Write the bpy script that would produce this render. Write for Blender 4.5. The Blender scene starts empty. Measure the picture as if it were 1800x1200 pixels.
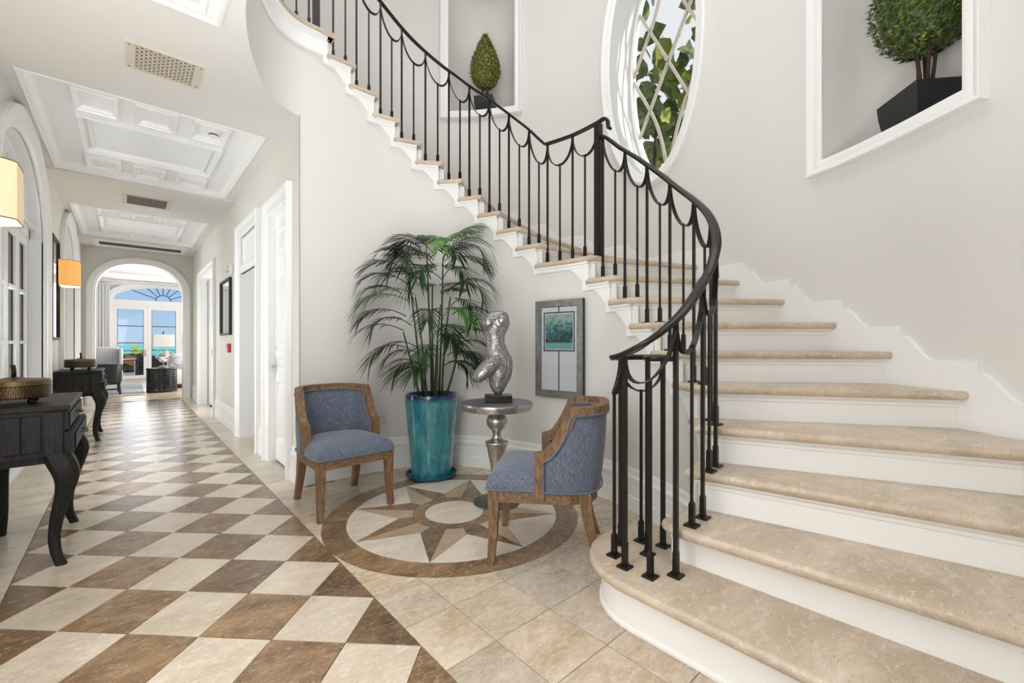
import bpy, bmesh, math, random
from mathutils import Vector, Matrix, noise
S = bpy.context.scene
COL = S.collection
PI = math.pi
rnd = random.Random(7)

# ------------------------------------------------------------------ camera
A_CAM = 0.728848            # the hall runs along +Y; the camera looks this far to the right of it
HC = 1.15
cam_d = bpy.data.cameras.new('camera')
cam = bpy.data.objects.new('camera', cam_d)
COL.objects.link(cam)
cam.location = (0, 0, HC)
cam.rotation_euler = (PI/2, 0, -A_CAM)
cam_d.sensor_width = 36
cam_d.lens = 757.25*36/1800
cam_d.shift_y = 3.43/1800
cam_d.clip_start = 0.05
cam_d.clip_end = 6000
S.camera = cam

# ------------------------------------------------------------------ world, sun, large lamps, exposure
W = bpy.data.worlds.new('sky')
S.world = W
W.use_nodes = True
nt = W.node_tree
nt.nodes.clear()
wo = nt.nodes.new('ShaderNodeOutputWorld')
bg = nt.nodes.new('ShaderNodeBackground')
tc = nt.nodes.new('ShaderNodeTexCoord')
sp = nt.nodes.new('ShaderNodeSeparateXYZ')
cr = nt.nodes.new('ShaderNodeValToRGB')
nt.links.new(tc.outputs['Generated'], sp.inputs[0])
nt.links.new(sp.outputs['Z'], cr.inputs[0])
nt.links.new(cr.outputs[0], bg.inputs[0])
nt.links.new(bg.outputs[0], wo.inputs[0])
cr.color_ramp.elements[0].position = 0.0
cr.color_ramp.elements[0].color = (0.55, 0.73, 0.96, 1)
cr.color_ramp.elements[1].position = 1.0
cr.color_ramp.elements[1].color = (0.74, 0.84, 0.98, 1)
for p_, c_ in ((0.11, (0.40, 0.63, 0.95, 1)), (0.17, (0.50, 0.70, 0.97, 1)), (0.30, (0.97, 0.98, 1.0, 1)), (0.6, (0.95, 0.97, 1.0, 1))):
    cr.color_ramp.elements.new(p_).color = c_
bg.inputs[1].default_value = 0.70

def lamp(name, kind, loc, energy, color=(1, 1, 1), rot=(0, 0, 0), size=1, size_y=None, spread=None):
    d = bpy.data.lights.new(name, kind)
    d.energy = energy
    d.color = color
    if kind == 'AREA':
        d.shape = 'RECTANGLE'
        d.size = size
        d.size_y = size_y or size
        if spread: d.spread = spread
    elif kind == 'SUN':
        d.angle = size
    else:
        d.shadow_soft_size = size
    o = bpy.data.objects.new(name, d)
    COL.objects.link(o)
    o.location = loc
    o.rotation_euler = rot
    return o

def aim(o, target):
    o.rotation_euler = (Vector(target)-Vector(o.location)).to_track_quat('-Z', 'Y').to_euler()

sun = lamp('sun', 'SUN', (8, -8, 12), 3.2, (1, 0.95, 0.87), size=0.02)
aim(sun, (8-0.22, -8+0.80, 12-0.56))
lamp('foyer_top_fill', 'AREA', (1.3, 1.6, 5.95), 54, (0.98, 0.985, 1.0), size=3.0, size_y=3.0)  # added overhead fill for the foyer, no fitting hangs there
o = lamp('rear_fill', 'AREA', (-0.2, -2.9, 2.6), 26, (0.98, 0.985, 1.0), size=2.4, size_y=2.6)  # added fill behind the camera, the back wall is closed
aim(o, (0.6, 3, 2.2))
o = lamp('soffit_fill', 'AREA', (-0.05, 0.2, 0.25), 74, (0.98, 0.985, 1.0), size=0.9, size_y=2.6, spread=2.3)  # unseen lamp added below the camera to brighten the soffit
aim(o, (-0.05, 0.9, 3.0))
# added fill at the left wall, brightens chairs, pot and foyer floor
o = lamp('side_fill', 'AREA', (-0.60, 1.3, 1.5), 40, (0.98, 0.985, 1.0), size=1.8, size_y=2.3)
aim(o, (2.0, 3.0, 1.0))
# added fill behind the sliding door, brightens the left hall wall
o = lamp('pocket_room_fill', 'AREA', (1.80, 9.15, 1.3), 26, (0.98, 0.985, 1.0), size=1.3, size_y=1.8)
aim(o, (-0.6, 8.0, 1.4))
# daylight of the glazed doors: lamps added outside, tilted up to brighten the ceiling
o = lamp('hall_daylight_near', 'AREA', (-1.45, 5.38, 0.9), 92, (0.98, 0.985, 1.0), size=2.0, size_y=1.6)
aim(o, (0.6, 5.38, 2.3))
o = lamp('hall_daylight_far', 'AREA', (-1.45, 8.95, 0.9), 92, (0.98, 0.985, 1.0), size=1.9, size_y=1.6)
aim(o, (0.6, 8.95, 2.3))
o = lamp('terrace_daylight', 'AREA', (0.75, 18.2, 1.7), 26, (0.98, 0.985, 1.0), size=2.2, size_y=2.4)
aim(o, (0.6, 12, 1.2))
# unseen fill added by the right lounge wall to brighten the far room
o = lamp('lounge_fill', 'AREA', (3.2, 14.2, 1.5), 230, (0.98, 0.985, 1.0), size=4.5, size_y=2.2)
aim(o, (-1.0, 15.8, 1.7))

S.view_settings.view_transform = 'Standard'
S.view_settings.look = 'None'
S.view_settings.exposure = 0.37
S.view_settings.gamma = 1.0
S.view_settings.use_curve_mapping = False

# ------------------------------------------------------------------ materials
MATS = {}
class NT:
    """small helper around a material's node tree"""
    def __init__(s, name):
        s.m = bpy.data.materials.new(name)
        s.m.use_nodes = True
        s.t = s.m.node_tree
        s.b = s.t.nodes['Principled BSDF']
        MATS[name] = s.m
    def n(s, kind, **kw):
        x = s.t.nodes.new('ShaderNode'+kind)
        for k, v in kw.items():
            if hasattr(x, k): setattr(x, k, v)
            else: x.inputs[k].default_value = v
        return x
    def l(s, a, b): s.t.links.new(a, b)
    def set(s, **kw):
        for k, v in kw.items():
            s.b.inputs[k.replace('_', ' ')].default_value = v
    def coord(s, which='Object', scale=(1, 1, 1)):
        c = s.n('TexCoord'); mp = s.n('Mapping'); mp.inputs['Scale'].default_value = scale
        s.l(c.outputs[which], mp.inputs[0]); return mp.outputs[0]
    def noise(s, vec, scale, detail=4, rough=0.55, dist=0.0):
        x = s.n('TexNoise'); x.inputs['Scale'].default_value = scale
        x.inputs['Detail'].default_value = detail; x.inputs['Roughness'].default_value = rough
        x.inputs['Distortion'].default_value = dist
        s.l(vec, x.inputs['Vector']); return x.outputs['Fac']
    def ramp(s, fac, stops):
        r = s.n('ValToRGB'); e = r.color_ramp.elements
        while len(e) < len(stops): e.new(0.5)
        for q, (p, c) in zip(e, stops):
            q.position = p; q.color = (*c, 1) if len(c) == 3 else c
        s.l(fac, r.inputs[0]); return r.outputs[0]
    def mix(s, fac, a, b, mode='MIX'):
        x = s.n('Mix'); x.data_type = 'RGBA'; x.blend_type = mode
        for sock, v in ((x.inputs[0], fac), (x.inputs[6], a), (x.inputs[7], b)):
            if isinstance(v, (int, float)): sock.default_value = v
            elif isinstance(v, tuple): sock.default_value = (*v, 1)
            else: s.l(v, sock)
        return x.outputs[2]
    def math(s, op, a, b=0.0):
        x = s.n('Math'); x.operation = op
        for sock, v in ((x.inputs[0], a), (x.inputs[1], b)):
            if isinstance(v, (int, float)): sock.default_value = v
            else: s.l(v, sock)
        return x.outputs[0]
    def bump(s, h, strength=0.2, dist=0.01):
        x = s.n('Bump'); x.inputs['Strength'].default_value = strength; x.inputs['Distance'].default_value = dist
        s.l(h, x.inputs['Height']); s.l(x.outputs[0], s.b.inputs['Normal'])
    def col(s, c): s.l(c, s.b.inputs['Base Color'])

def plain(name, color, rough=0.5, metal=0.0, **kw):
    k = NT(name); k.set(Base_Color=(*color, 1), Roughness=rough, Metallic=metal, **kw)
    return k.m

def paint(name, color, rough, amt=0.03):
    k = NT(name); v = k.coord()
    f = k.noise(v, 2.2, 3)
    c2 = tuple(x*(1-amt) for x in color)
    k.col(k.mix(f, color, c2)); k.set(Roughness=rough)
    k.bump(k.noise(v, 130, 2), 0.03, 0.002)
    return k.m
paint('wall_paint', (0.765, 0.750, 0.718), 0.6)
paint('hall_paint', (0.77, 0.745, 0.685), 0.6)
paint('trim_paint', (0.905, 0.905, 0.895), 0.30, 0.015)
paint('ceiling_paint', (0.90, 0.91, 0.92), 0.5, 0.015)
paint('riser_paint', (0.89, 0.885, 0.87), 0.35, 0.02)
paint('niche_paint', (0.80, 0.785, 0.75), 0.6)
paint('grey_wall', (0.60, 0.605, 0.61), 0.6)

def stone(name, light, dark, vein, scale=1.0, rough=0.3, var=0.18, pit=0.6, hue=0.0):
    """travertine: cloudy bands, fine veins, small pits; each piece its own offset and tone"""
    k = NT(name)
    c = k.n('TexCoord'); oi = k.n('ObjectInfo')
    rv = k.math('MULTIPLY', oi.outputs['Random'], 37.0)
    cb = k.n('CombineXYZ'); k.l(rv, cb.inputs[0]); k.l(k.math('MULTIPLY', oi.outputs['Random'], 91.0), cb.inputs[1])
    add = k.n('VectorMath'); add.operation = 'ADD'
    k.l(c.outputs['Object'], add.inputs[0]); k.l(cb.outputs[0], add.inputs[1])
    mp = k.n('Mapping'); mp.inputs['Scale'].default_value = (scale, scale*1.9, scale*1.9)
    mp.inputs['Rotation'].default_value = (0, 0, 0.6)
    k.l(add.outputs[0], mp.inputs[0]); v = mp.outputs[0]
    cloud = k.noise(v, 2.3, 9, 0.68, 0.5)
    base = k.ramp(cloud, [(0.34, dark), (0.5, tuple((a+b)/2 for a, b in zip(light, dark))), (0.64, light)])
    fine = k.noise(v, 17, 9, 0.78, 1.0)
    base = k.mix(k.ramp(fine, [(0.51, (0, 0, 0)), (0.64, (0.85, 0.85, 0.85))]), base, vein)
    speck = k.noise(v, 70, 5, 0.7, 0.6)
    base = k.mix(k.ramp(speck, [(0.60, (0, 0, 0)), (0.65, (pit, pit, pit))]), base, tuple(x*0.42 for x in dark))
    br = k.math('ADD', k.math('MULTIPLY', oi.outputs['Random'], var), 1-var/2)
    hs = k.n('HueSaturation'); k.l(br, hs.inputs['Value']); k.l(base, hs.inputs['Color'])
    if hue:
        # pieces differ a little in warmth
        k.l(k.math('ADD', k.math('MULTIPLY', oi.outputs['Random'], hue), 1-hue/2), hs.inputs['Saturation'])
    k.col(hs.outputs[0])
    k.l(k.math('ADD', k.math('MULTIPLY', fine, 0.16), rough-0.08), k.b.inputs['Roughness'])
    k.bump(k.math('SUBTRACT', 1.0, k.ramp(speck, [(0.62, (0, 0, 0)), (0.74, (1, 1, 1))])), 0.15, 0.002)
    return k.m
stone('cream_stone', (0.70, 0.615, 0.50), (0.53, 0.435, 0.325), (0.78, 0.71, 0.61), 1.2, 0.22, 0.18)
stone('brown_stone', (0.305, 0.195, 0.105), (0.120, 0.069, 0.035), (0.44, 0.325, 0.215), 1.5, 0.23, 0.52, 0.8, 0.10)
stone('tan_stone', (0.50, 0.385, 0.265), (0.36, 0.255, 0.155), (0.55, 0.45, 0.33), 1.2, 0.32, 0.14)
stone('foyer_stone', (0.66, 0.565, 0.445), (0.44, 0.34, 0.235), (0.74, 0.66, 0.55), 1.2, 0.28, 0.20, 0.65, 0.3)
stone('white_stone', (0.73, 0.66, 0.57), (0.55, 0.465, 0.37), (0.79, 0.74, 0.67), 1.6, 0.32, 0.08)
stone('tread_stone', (0.655, 0.55, 0.43), (0.46, 0.36, 0.255), (0.73, 0.65, 0.55), 1.1, 0.34, 0.10, 0.75)
plain('grout', (0.10, 0.08, 0.06), 0.8)

def wood(name, c1, c2, c3, rough=0.55, scale=(9, 9, 1.2), pale_flecks=0.35, bump=0.25):
    k = NT(name); v = k.coord('Object', scale)
    f = k.noise(v, 6, 6, 0.65, 0.6)
    base = k.ramp(f, [(0.30, c1), (0.52, c2), (0.72, c3)])
    w = k.noise(v, 22, 5, 0.7)
    base = k.mix(k.ramp(w, [(0.55, (0, 0, 0)), (0.75, (pale_flecks,)*3)]), base, tuple(min(1, x*1.25+0.05) for x in c3))  # noise mixes paler flecks into the grain
    k.col(base); k.set(Roughness=rough)
    k.bump(w, bump, 0.003)
    return k.m
wood('weathered_oak', (0.06, 0.033, 0.018), (0.185, 0.098, 0.042), (0.27, 0.185, 0.115), 0.6, (9, 9, 2.2), 0.75)
wood('weathered_oak_h', (0.06, 0.034, 0.019), (0.19, 0.105, 0.047), (0.28, 0.195, 0.122), 0.6, (3, 9, 9), 0.75)
wood('black_wood', (0.010, 0.009, 0.009), (0.017, 0.016, 0.016), (0.030, 0.027, 0.025), 0.5, (10, 10, 1.6), 0.30)
M_ = MATS['black_wood'].node_tree.nodes['Principled BSDF']; M_.inputs['Specular IOR Level'].default_value = 0.25
wood('dark_wood', (0.006, 0.006, 0.008), (0.010, 0.010, 0.013), (0.018, 0.018, 0.022), 0.38, (4, 4, 4), 0.1)

def fabric(name, c1, c2, scale=420, rough=0.9):
    k = NT(name); v = k.coord()
    mp = k.n('Mapping'); mp.inputs['Scale'].default_value = (1, 1, 0.28)
    k.l(v, mp.inputs[0])
    a = k.noise(mp.outputs[0], scale*0.55, 3, 0.7); b = k.noise(v, scale, 2, 0.6)
    f = k.math('MULTIPLY', k.math('ADD', a, b), 0.5)
    big = k.noise(v, 14, 3)
    k.col(k.mix(k.math('MULTIPLY', big, 0.35), k.ramp(f, [(0.38, c1), (0.62, c2)]), c1))
    k.set(Roughness=rough); k.b.inputs['Sheen Weight'].default_value = 0.25
    k.bump(f, 0.35, 0.003)
    return k.m
fabric('blue_linen', (0.045, 0.059, 0.094), (0.205, 0.235, 0.305), 260)
fabric('grey_linen', (0.40, 0.40, 0.41), (0.60, 0.60, 0.60), 200)
fabric('cream_linen', (0.62, 0.60, 0.57), (0.72, 0.70, 0.67), 200)
fabric('dark_weave', (0.05, 0.055, 0.065), (0.11, 0.12, 0.13), 120)
fabric('orange_fabric', (0.62, 0.20, 0.08), (0.75, 0.30, 0.13), 200)
fabric('rug_pile', (0.25, 0.26, 0.275), (0.42, 0.43, 0.44), 260)
fabric('curtain_linen', (0.78, 0.78, 0.79), (0.86, 0.86, 0.87), 260)

def iron():
    k = NT('black_iron'); v = k.coord()
    f = k.noise(v, 60, 4)
    k.col(k.ramp(f, [(0.3, (0.006, 0.005, 0.0045)), (0.75, (0.016, 0.012, 0.010))]))
    k.set(Metallic=0.0, Roughness=0.30); k.b.inputs['Specular IOR Level'].default_value = 0.32; k.bump(f, 0.06, 0.002)
iron()

def glaze():
    k = NT('teal_glaze'); v = k.coord('Object', (1, 1, 0.35))
    v2 = k.coord()
    sx = k.n('SeparateXYZ'); c = k.n('TexCoord'); k.l(c.outputs['Object'], sx.inputs[0])
    f = k.noise(v, 14, 5, 0.65, 1.2)
    base = k.ramp(f, [(0.3, (0.014, 0.115, 0.15)), (0.52, (0.036, 0.22, 0.265)), (0.72, (0.10, 0.36, 0.39))])
    zf = k.math('ADD', sx.outputs['Z'], k.math('MULTIPLY', k.math('SUBTRACT', f, 0.5), 0.10))
    rim = k.ramp(zf, [(0.655, (0, 0, 0)), (0.70, (1, 1, 1))])
    base = k.mix(rim, base, (0.008, 0.024, 0.085))
    dots = k.noise(v2, 75, 2, 0.4)
    base = k.mix(k.ramp(dots, [(0.66, (0, 0, 0)), (0.70, (0.7, 0.7, 0.7))]), base, (0.02, 0.05, 0.055))
    k.col(base); k.set(Roughness=0.13); k.b.inputs['Coat Weight'].default_value = 0.6
    k.bump(f, 0.12, 0.006)
glaze()
plain('saucer_glaze', (0.006, 0.075, 0.135), 0.15)
plain('soil', (0.03, 0.022, 0.015), 0.95)

def leafmat(name, c1, c2, c3, rough=0.45, stops=(0.3, 0.5, 0.68)):
    k = NT(name); oi = k.n('ObjectInfo'); v = k.coord()
    f = k.noise(v, 9, 3, 0.6)
    f = k.math('ADD', k.math('MULTIPLY', f, 0.75), k.math('MULTIPLY', oi.outputs['Random'], 0.25))
    k.col(k.ramp(f, [(stops[0], c1), (stops[1], c2), (stops[2], c3)])); k.set(Roughness=rough)
    return k.m
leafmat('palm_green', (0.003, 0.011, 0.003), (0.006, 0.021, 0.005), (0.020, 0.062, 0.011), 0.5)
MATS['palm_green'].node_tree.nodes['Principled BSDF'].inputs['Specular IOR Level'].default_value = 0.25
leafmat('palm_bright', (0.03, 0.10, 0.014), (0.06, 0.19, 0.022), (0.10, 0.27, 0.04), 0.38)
leafmat('cane_green', (0.010, 0.022, 0.009), (0.02, 0.042, 0.013), (0.035, 0.065, 0.02), 0.5)
leafmat('boxwood', (0.010, 0.024, 0.004), (0.055, 0.095, 0.012), (0.46, 0.45, 0.06), 0.4, (0.30, 0.44, 0.62))
MATS['boxwood'].node_tree.nodes['Noise Texture'].inputs['Scale'].default_value = 42
leafmat('garden_leaf', (0.09, 0.13, 0.05), (0.17, 0.22, 0.08), (0.42, 0.46, 0.13), 0.4, (0.30, 0.45, 0.60))
leafmat('hedge_leaf', (0.012, 0.035, 0.010), (0.03, 0.08, 0.02), (0.08, 0.15, 0.04), 0.6)
leafmat('bright_leaf', (0.22, 0.28, 0.03), (0.42, 0.46, 0.08), (0.60, 0.62, 0.20), 0.5)
plain('stem_brown', (0.055, 0.028, 0.016), 0.7)

def brushed(name, color, rough=0.28, aniso=True):
    k = NT(name); v = k.coord()
    f = k.noise(v, 18, 5, 0.65)
    c2 = tuple(x*0.62 for x in color)
    k.col(k.ramp(f, [(0.32, c2), (0.62, color)]))
    k.set(Metallic=0.9)
    k.l(k.math('ADD', k.math('MULTIPLY', f, 0.25), rough-0.1), k.b.inputs['Roughness'])
    k.bump(f, 0.05, 0.002)
brushed('aged_silver', (0.56, 0.54, 0.51), 0.28)
brushed('table_top_metal', (0.33, 0.33, 0.35), 0.42)
brushed('frame_silver', (0.34, 0.345, 0.335), 0.38)
brushed('brass', (0.17, 0.12, 0.062), 0.40)
brushed('shade_rim', (0.42, 0.30, 0.14), 0.32)
brushed('dark_brass', (0.045, 0.032, 0.02), 0.45)
plain('chrome', (0.55, 0.53, 0.50), 0.18, 1.0)
plain('gunmetal', (0.11, 0.112, 0.115), 0.4, 0.5)
plain('planter_black', (0.020, 0.021, 0.024), 0.42, 0.25)
plain('black_lacquer', (0.006, 0.006, 0.007), 0.25)
plain('frame_black', (0.008, 0.008, 0.009), 0.4)
plain('mirror_glass', (0.86, 0.87, 0.88), 0.02, 1.0)
plain('white_plastic', (0.80, 0.79, 0.77), 0.4)
plain('dark_slot', (0.012, 0.011, 0.010), 0.7)
plain('red_plastic', (0.42, 0.018, 0.014), 0.35)
plain('vent_cream', (0.66, 0.60, 0.50), 0.5)
plain('vent_dark', (0.17, 0.15, 0.125), 0.5)
plain('mat_white', (0.70, 0.71, 0.74), 0.55)
plain('mat_line', (0.045, 0.035, 0.045), 0.6)
plain('muntin_beige', (0.52, 0.47, 0.40), 0.5)
plain('muntin_black', (0.02, 0.024, 0.03), 0.4)
plain('lamp_white', (0.80, 0.78, 0.76), 0.8)
plain('crystal', (0.80, 0.80, 0.80), 0.08, 0.0)
MATS['crystal'].node_tree.nodes['Principled BSDF'].inputs['Transmission Weight'].default_value = 0.6
plain('terrace_stone', (0.62, 0.58, 0.52), 0.8)
plain('courtyard_paving', (0.66, 0.63, 0.58), 0.85)
plain('stucco', (0.78, 0.76, 0.72), 0.85)
plain('blue_shutter', (0.07, 0.16, 0.42), 0.5)
plain('wicker', (0.035, 0.036, 0.040), 0.8)
plain('terrace_roof', (0.34, 0.45, 0.48), 0.7)

def glass(name, tint=(0.95, 0.97, 0.97)):
    k = NT(name)
    t = k.n('BsdfTransparent'); t.inputs[0].default_value = (*tint, 1)
    g = k.n('BsdfGlossy'); g.inputs['Roughness'].default_value = 0.02
    fr = k.n('Fresnel'); fr.inputs[0].default_value = 1.35
    mx = k.n('MixShader')
    k.l(fr.outputs[0], mx.inputs[0]); k.l(t.outputs[0], mx.inputs[1]); k.l(g.outputs[0], mx.inputs[2])
    k.l(mx.outputs[0], k.t.nodes['Material Output'].inputs[0])
glass('pane_glass')
glass('picture_glass', (0.97, 0.98, 0.98))

def shade_mat(name, cloth, emit, strength):
    k = NT(name); v = k.coord('Object', (1, 1, 1))
    f = k.noise(v, 160, 3, 0.7)
    c = k.mix(k.math('MULTIPLY', f, 0.35), cloth, tuple(x*0.75 for x in cloth))
    k.col(c); k.set(Roughness=0.9)
    k.l(k.mix(k.math('MULTIPLY', f, 0.35), emit, tuple(x*0.8 for x in emit)), k.b.inputs['Emission Color'])
    k.b.inputs['Emission Strength'].default_value = strength
shade_mat('lit_shade_pale', (0.82, 0.68, 0.45), (1.0, 0.72, 0.40), 0.25)
shade_mat('lit_shade_amber', (0.80, 0.50, 0.20), (1.0, 0.43, 0.09), 0.46)
plain('lit_inside', (0.9, 0.8, 0.6), 0.8)
MATS['lit_inside'].node_tree.nodes['Principled BSDF'].inputs['Emission Color'].default_value = (1, 0.80, 0.5, 1)
MATS['lit_inside'].node_tree.nodes['Principled BSDF'].inputs['Emission Strength'].default_value = 1.2

def mesh_metal():
    """woven silver wire skin: small dark gaps between bright wires"""
    k = NT('wire_mesh_silver'); v = k.coord()
    vo = k.n('TexVoronoi'); vo.inputs['Scale'].default_value = 88; vo.feature = 'DISTANCE_TO_EDGE'
    vo.inputs['Randomness'].default_value = 0.45
    k.l(v, vo.inputs['Vector'])
    hole = k.ramp(vo.outputs['Distance'], [(0.10, (0, 0, 0)), (0.24, (1, 1, 1))])
    k.col(k.mix(hole, (0.43, 0.42, 0.40), (0.035, 0.032, 0.03)))
    k.l(k.math('SUBTRACT', 0.85, k.math('MULTIPLY', hole, 0.5)), k.b.inputs['Metallic'])
    k.set(Roughness=0.36)
    k.bump(k.math('SUBTRACT', 1.0, hole), 0.7, 0.004)
mesh_metal()

def picture_print():
    """teal seaside print: pale sky, dark palm shapes, band of water"""
    k = NT('picture_print'); c = k.n('TexCoord'); sx = k.n('SeparateXYZ'); k.l(c.outputs['Object'], sx.inputs[0])
    f = k.noise(c.outputs['Object'], 13, 6, 0.65, 1.6)
    z = sx.outputs['Z']
    h = k.math('ADD', k.math('MULTIPLY', z, 1.5), k.math('MULTIPLY', f, 1.15))
    base = k.ramp(h, [(0.58, (0.004, 0.035, 0.042)), (0.70, (0.010, 0.085, 0.10)), (0.82, (0.04, 0.20, 0.22)), (0.97, (0.34, 0.46, 0.42))])
    band = k.ramp(z, [(0.0, (1, 1, 1)), (0.048, (1, 1, 1)), (0.055, (0, 0, 0))])
    base = k.mix(band, base, (0.16, 0.40, 0.42))
    k.col(base); k.set(Roughness=0.3)
picture_print()

def weave(name, c1, c2, scale):
    k = NT(name); v = k.coord()
    vo = k.n('TexVoronoi'); vo.inputs['Scale'].default_value = scale; vo.inputs['Randomness'].default_value = 0.1
    vo.feature = 'DISTANCE_TO_EDGE'
    k.l(v, vo.inputs['Vector'])
    k.col(k.ramp(vo.outputs['Distance'], [(0.08, c1), (0.2, c2)])); k.set(Roughness=0.9)
weave('patterned_cloth', (0.66, 0.66, 0.67), (0.40, 0.41, 0.43), 22)
weave('scroll_cloth', (0.20, 0.20, 0.22), (0.46, 0.46, 0.48), 26)

def sea():
    k = NT('sea_water'); v = k.coord('Object', (0.02, 0.05, 1))
    f = k.noise(v, 2, 4)
    k.col(k.ramp(f, [(0.35, (0.03, 0.36, 0.42)), (0.65, (0.10, 0.52, 0.55))])); k.set(Roughness=0.55)
sea()
M = MATS

# ------------------------------------------------------------------ mesh helpers
LOC = {}                                   # world place of every thing, for parts modelled in world coordinates
ROT = {}
def tag(o, label=None, cat=None, group=None, kind=None):
    if label: o['label'] = label
    if cat: o['category'] = cat
    if group: o['group'] = group
    if kind: o['kind'] = kind
    return o
def thing(name, label, cat, loc=(0, 0, 0), rz=0.0, group=None):
    o = bpy.data.objects.new(name, None)
    COL.objects.link(o)
    o.empty_display_size = 0.1
    o.location = loc
    o.rotation_euler = (0, 0, rz)
    LOC[o] = Vector(loc)
    return tag(o, label, cat, group)
def copy_tree(o, parent=None):
    c = o.copy(); COL.objects.link(c)
    if parent: c.parent = parent
    for ch in list(o.children): copy_tree(ch, c)
    return c

class MB:
    def __init__(s): s.v = []; s.f = []; s.mi = []; s.cur = 0
    def add(s, vs, fs):
        b = len(s.v); s.v += [tuple(x) for x in vs]
        for f in fs: s.f.append(tuple(b+i for i in f)); s.mi.append(s.cur)
        return s
    def box(s, x0, x1, y0, y1, z0, z1):
        return s.add([(x0,y0,z0),(x1,y0,z0),(x1,y1,z0),(x0,y1,z0),(x0,y0,z1),(x1,y0,z1),(x1,y1,z1),(x0,y1,z1)],
                     [(3,2,1,0),(4,5,6,7),(0,1,5,4),(1,2,6,5),(2,3,7,6),(3,0,4,7)])
    def bbox(s, x0, x1, y0, y1, z0, z1, b=0.005):
        """box with its top and vertical edges eased"""
        ring = lambda z, d: [(x0+d+e,y0+d,z) if 0 else (x0+d,y0+d,z) for e in (0,)] 
        def rr(z, d):
            return [(x0+d+b,y0+d,z),(x1-d-b,y0+d,z),(x1-d,y0+d+b,z),(x1-d,y1-d-b,z),(x1-d-b,y1-d,z),(x0+d+b,y1-d,z),(x0+d,y1-d-b,z),(x0+d,y0+d+b,z)]
        s.rings([rr(z0, b), rr(z0+b, 0), rr(z1-b, 0), rr(z1, b)], caps=True)
        return s
    def rings(s, rings, closed=True, caps=False):
        n = len(rings[0]); vs = [p for r in rings for p in r]; fs = []
        for i in range(len(rings)-1):
            for j in range(n if closed else n-1):
                k = (j+1) % n
                fs.append((i*n+j, i*n+k, (i+1)*n+k, (i+1)*n+j))
        if caps:
            fs.append(tuple(range(n-1, -1, -1))); fs.append(tuple((len(rings)-1)*n+j for j in range(n)))
        return s.add(vs, fs)
    def prism(s, poly, z0, z1):
        n = len(poly)
        a = sum(poly[i][0]*poly[(i+1)%n][1]-poly[(i+1)%n][0]*poly[i][1] for i in range(n))
        if a < 0: poly = poly[::-1]
        return s.rings([[(x,y,z0) for x,y in poly], [(x,y,z1) for x,y in poly]], caps=True)
    def lathe(s, prof, n=24, c=(0,0,0), caps=True):
        rs = [[(c[0]+r*math.cos(2*PI*i/n), c[1]+r*math.sin(2*PI*i/n), c[2]+z) for i in range(n)] for r, z in prof]
        return s.rings(rs, caps=caps)
    def tube(s, pts, r, n=8, caps=True, flat=None, up=None):
        """round (or, with flat, rectangular) rod through pts; r may be a list"""
        pts = [Vector(p) for p in pts]; rs = r if isinstance(r, (list, tuple)) else [r]*len(pts)
        rings = []; ref = None
        for i, p in enumerate(pts):
            t = (pts[min(i+1, len(pts)-1)]-pts[max(i-1, 0)])
            if t.length < 1e-9: t = Vector((0,0,1))
            t.normalize()
            if up is not None: ref = Vector(up(i) if callable(up) else up)
            elif ref is None: ref = Vector((0,0,1)) if abs(t.z) < 0.9 else Vector((1,0,0))
            a = ref-t*ref.dot(t)
            if a.length < 1e-6: a = Vector((1,0,0))-t*t.x
            a.normalize(); b = t.cross(a); ref = a
            if flat:
                w, h = flat
                q = rs[i] if isinstance(r, (list, tuple)) else 1.0
                rings.append([p+a*(sx*h*q)+b*(sy*w*q) for sx, sy in ((-1,-1),(1,-1),(1,1),(-1,1))])
            else:
                rings.append([p+a*(rs[i]*math.cos(2*PI*k/n))+b*(rs[i]*math.sin(2*PI*k/n)) for k in range(n)])
        return s.rings(rings, caps=caps)
    def sweep(s, pts, prof, normal, closed=False):
        """profile (out, along normal) carried along a planar path; out = left of travel seen against normal"""
        pts = [Vector(p) for p in pts]; nrm = Vector(normal).normalized(); n = len(pts); rings = []
        for i, p in enumerate(pts):
            if closed: a = pts[i]-pts[i-1]; b = pts[(i+1)%n]-pts[i]
            else: a = pts[i]-pts[max(i-1,0)] if i else pts[1]-pts[0]; b = pts[min(i+1,n-1)]-pts[i] if i < n-1 else a
            a = a.normalized(); b = b.normalized()
            oa = nrm.cross(a); ob = nrm.cross(b); o = oa+ob
            o = o/max(0.25, (1+oa.dot(ob)))
            rings.append([p+o*u+nrm*w for u, w in prof])
        if closed: rings.append(rings[0])
        return s.rings(rings, closed=True, caps=not closed)
    def grid(s, f, nu, nv):
        vs = [f(i/nu, j/nv) for j in range(nv+1) for i in range(nu+1)]
        fs = [(j*(nu+1)+i, j*(nu+1)+i+1, (j+1)*(nu+1)+i+1, (j+1)*(nu+1)+i) for j in range(nv) for i in range(nu)]
        return s.add(vs, fs)
    def ball(s, c, r, n=12, m=8, squash=(1,1,1)):
        prof = [(max(1e-4, math.sin(PI*i/m)), -math.cos(PI*i/m)) for i in range(m+1)]
        rs = [[(c[0]+r*squash[0]*q*math.cos(2*PI*k/n), c[1]+r*squash[1]*q*math.sin(2*PI*k/n), c[2]+r*squash[2]*z) for k in range(n)] for q, z in prof]
        return s.rings(rs, caps=True)
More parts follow.
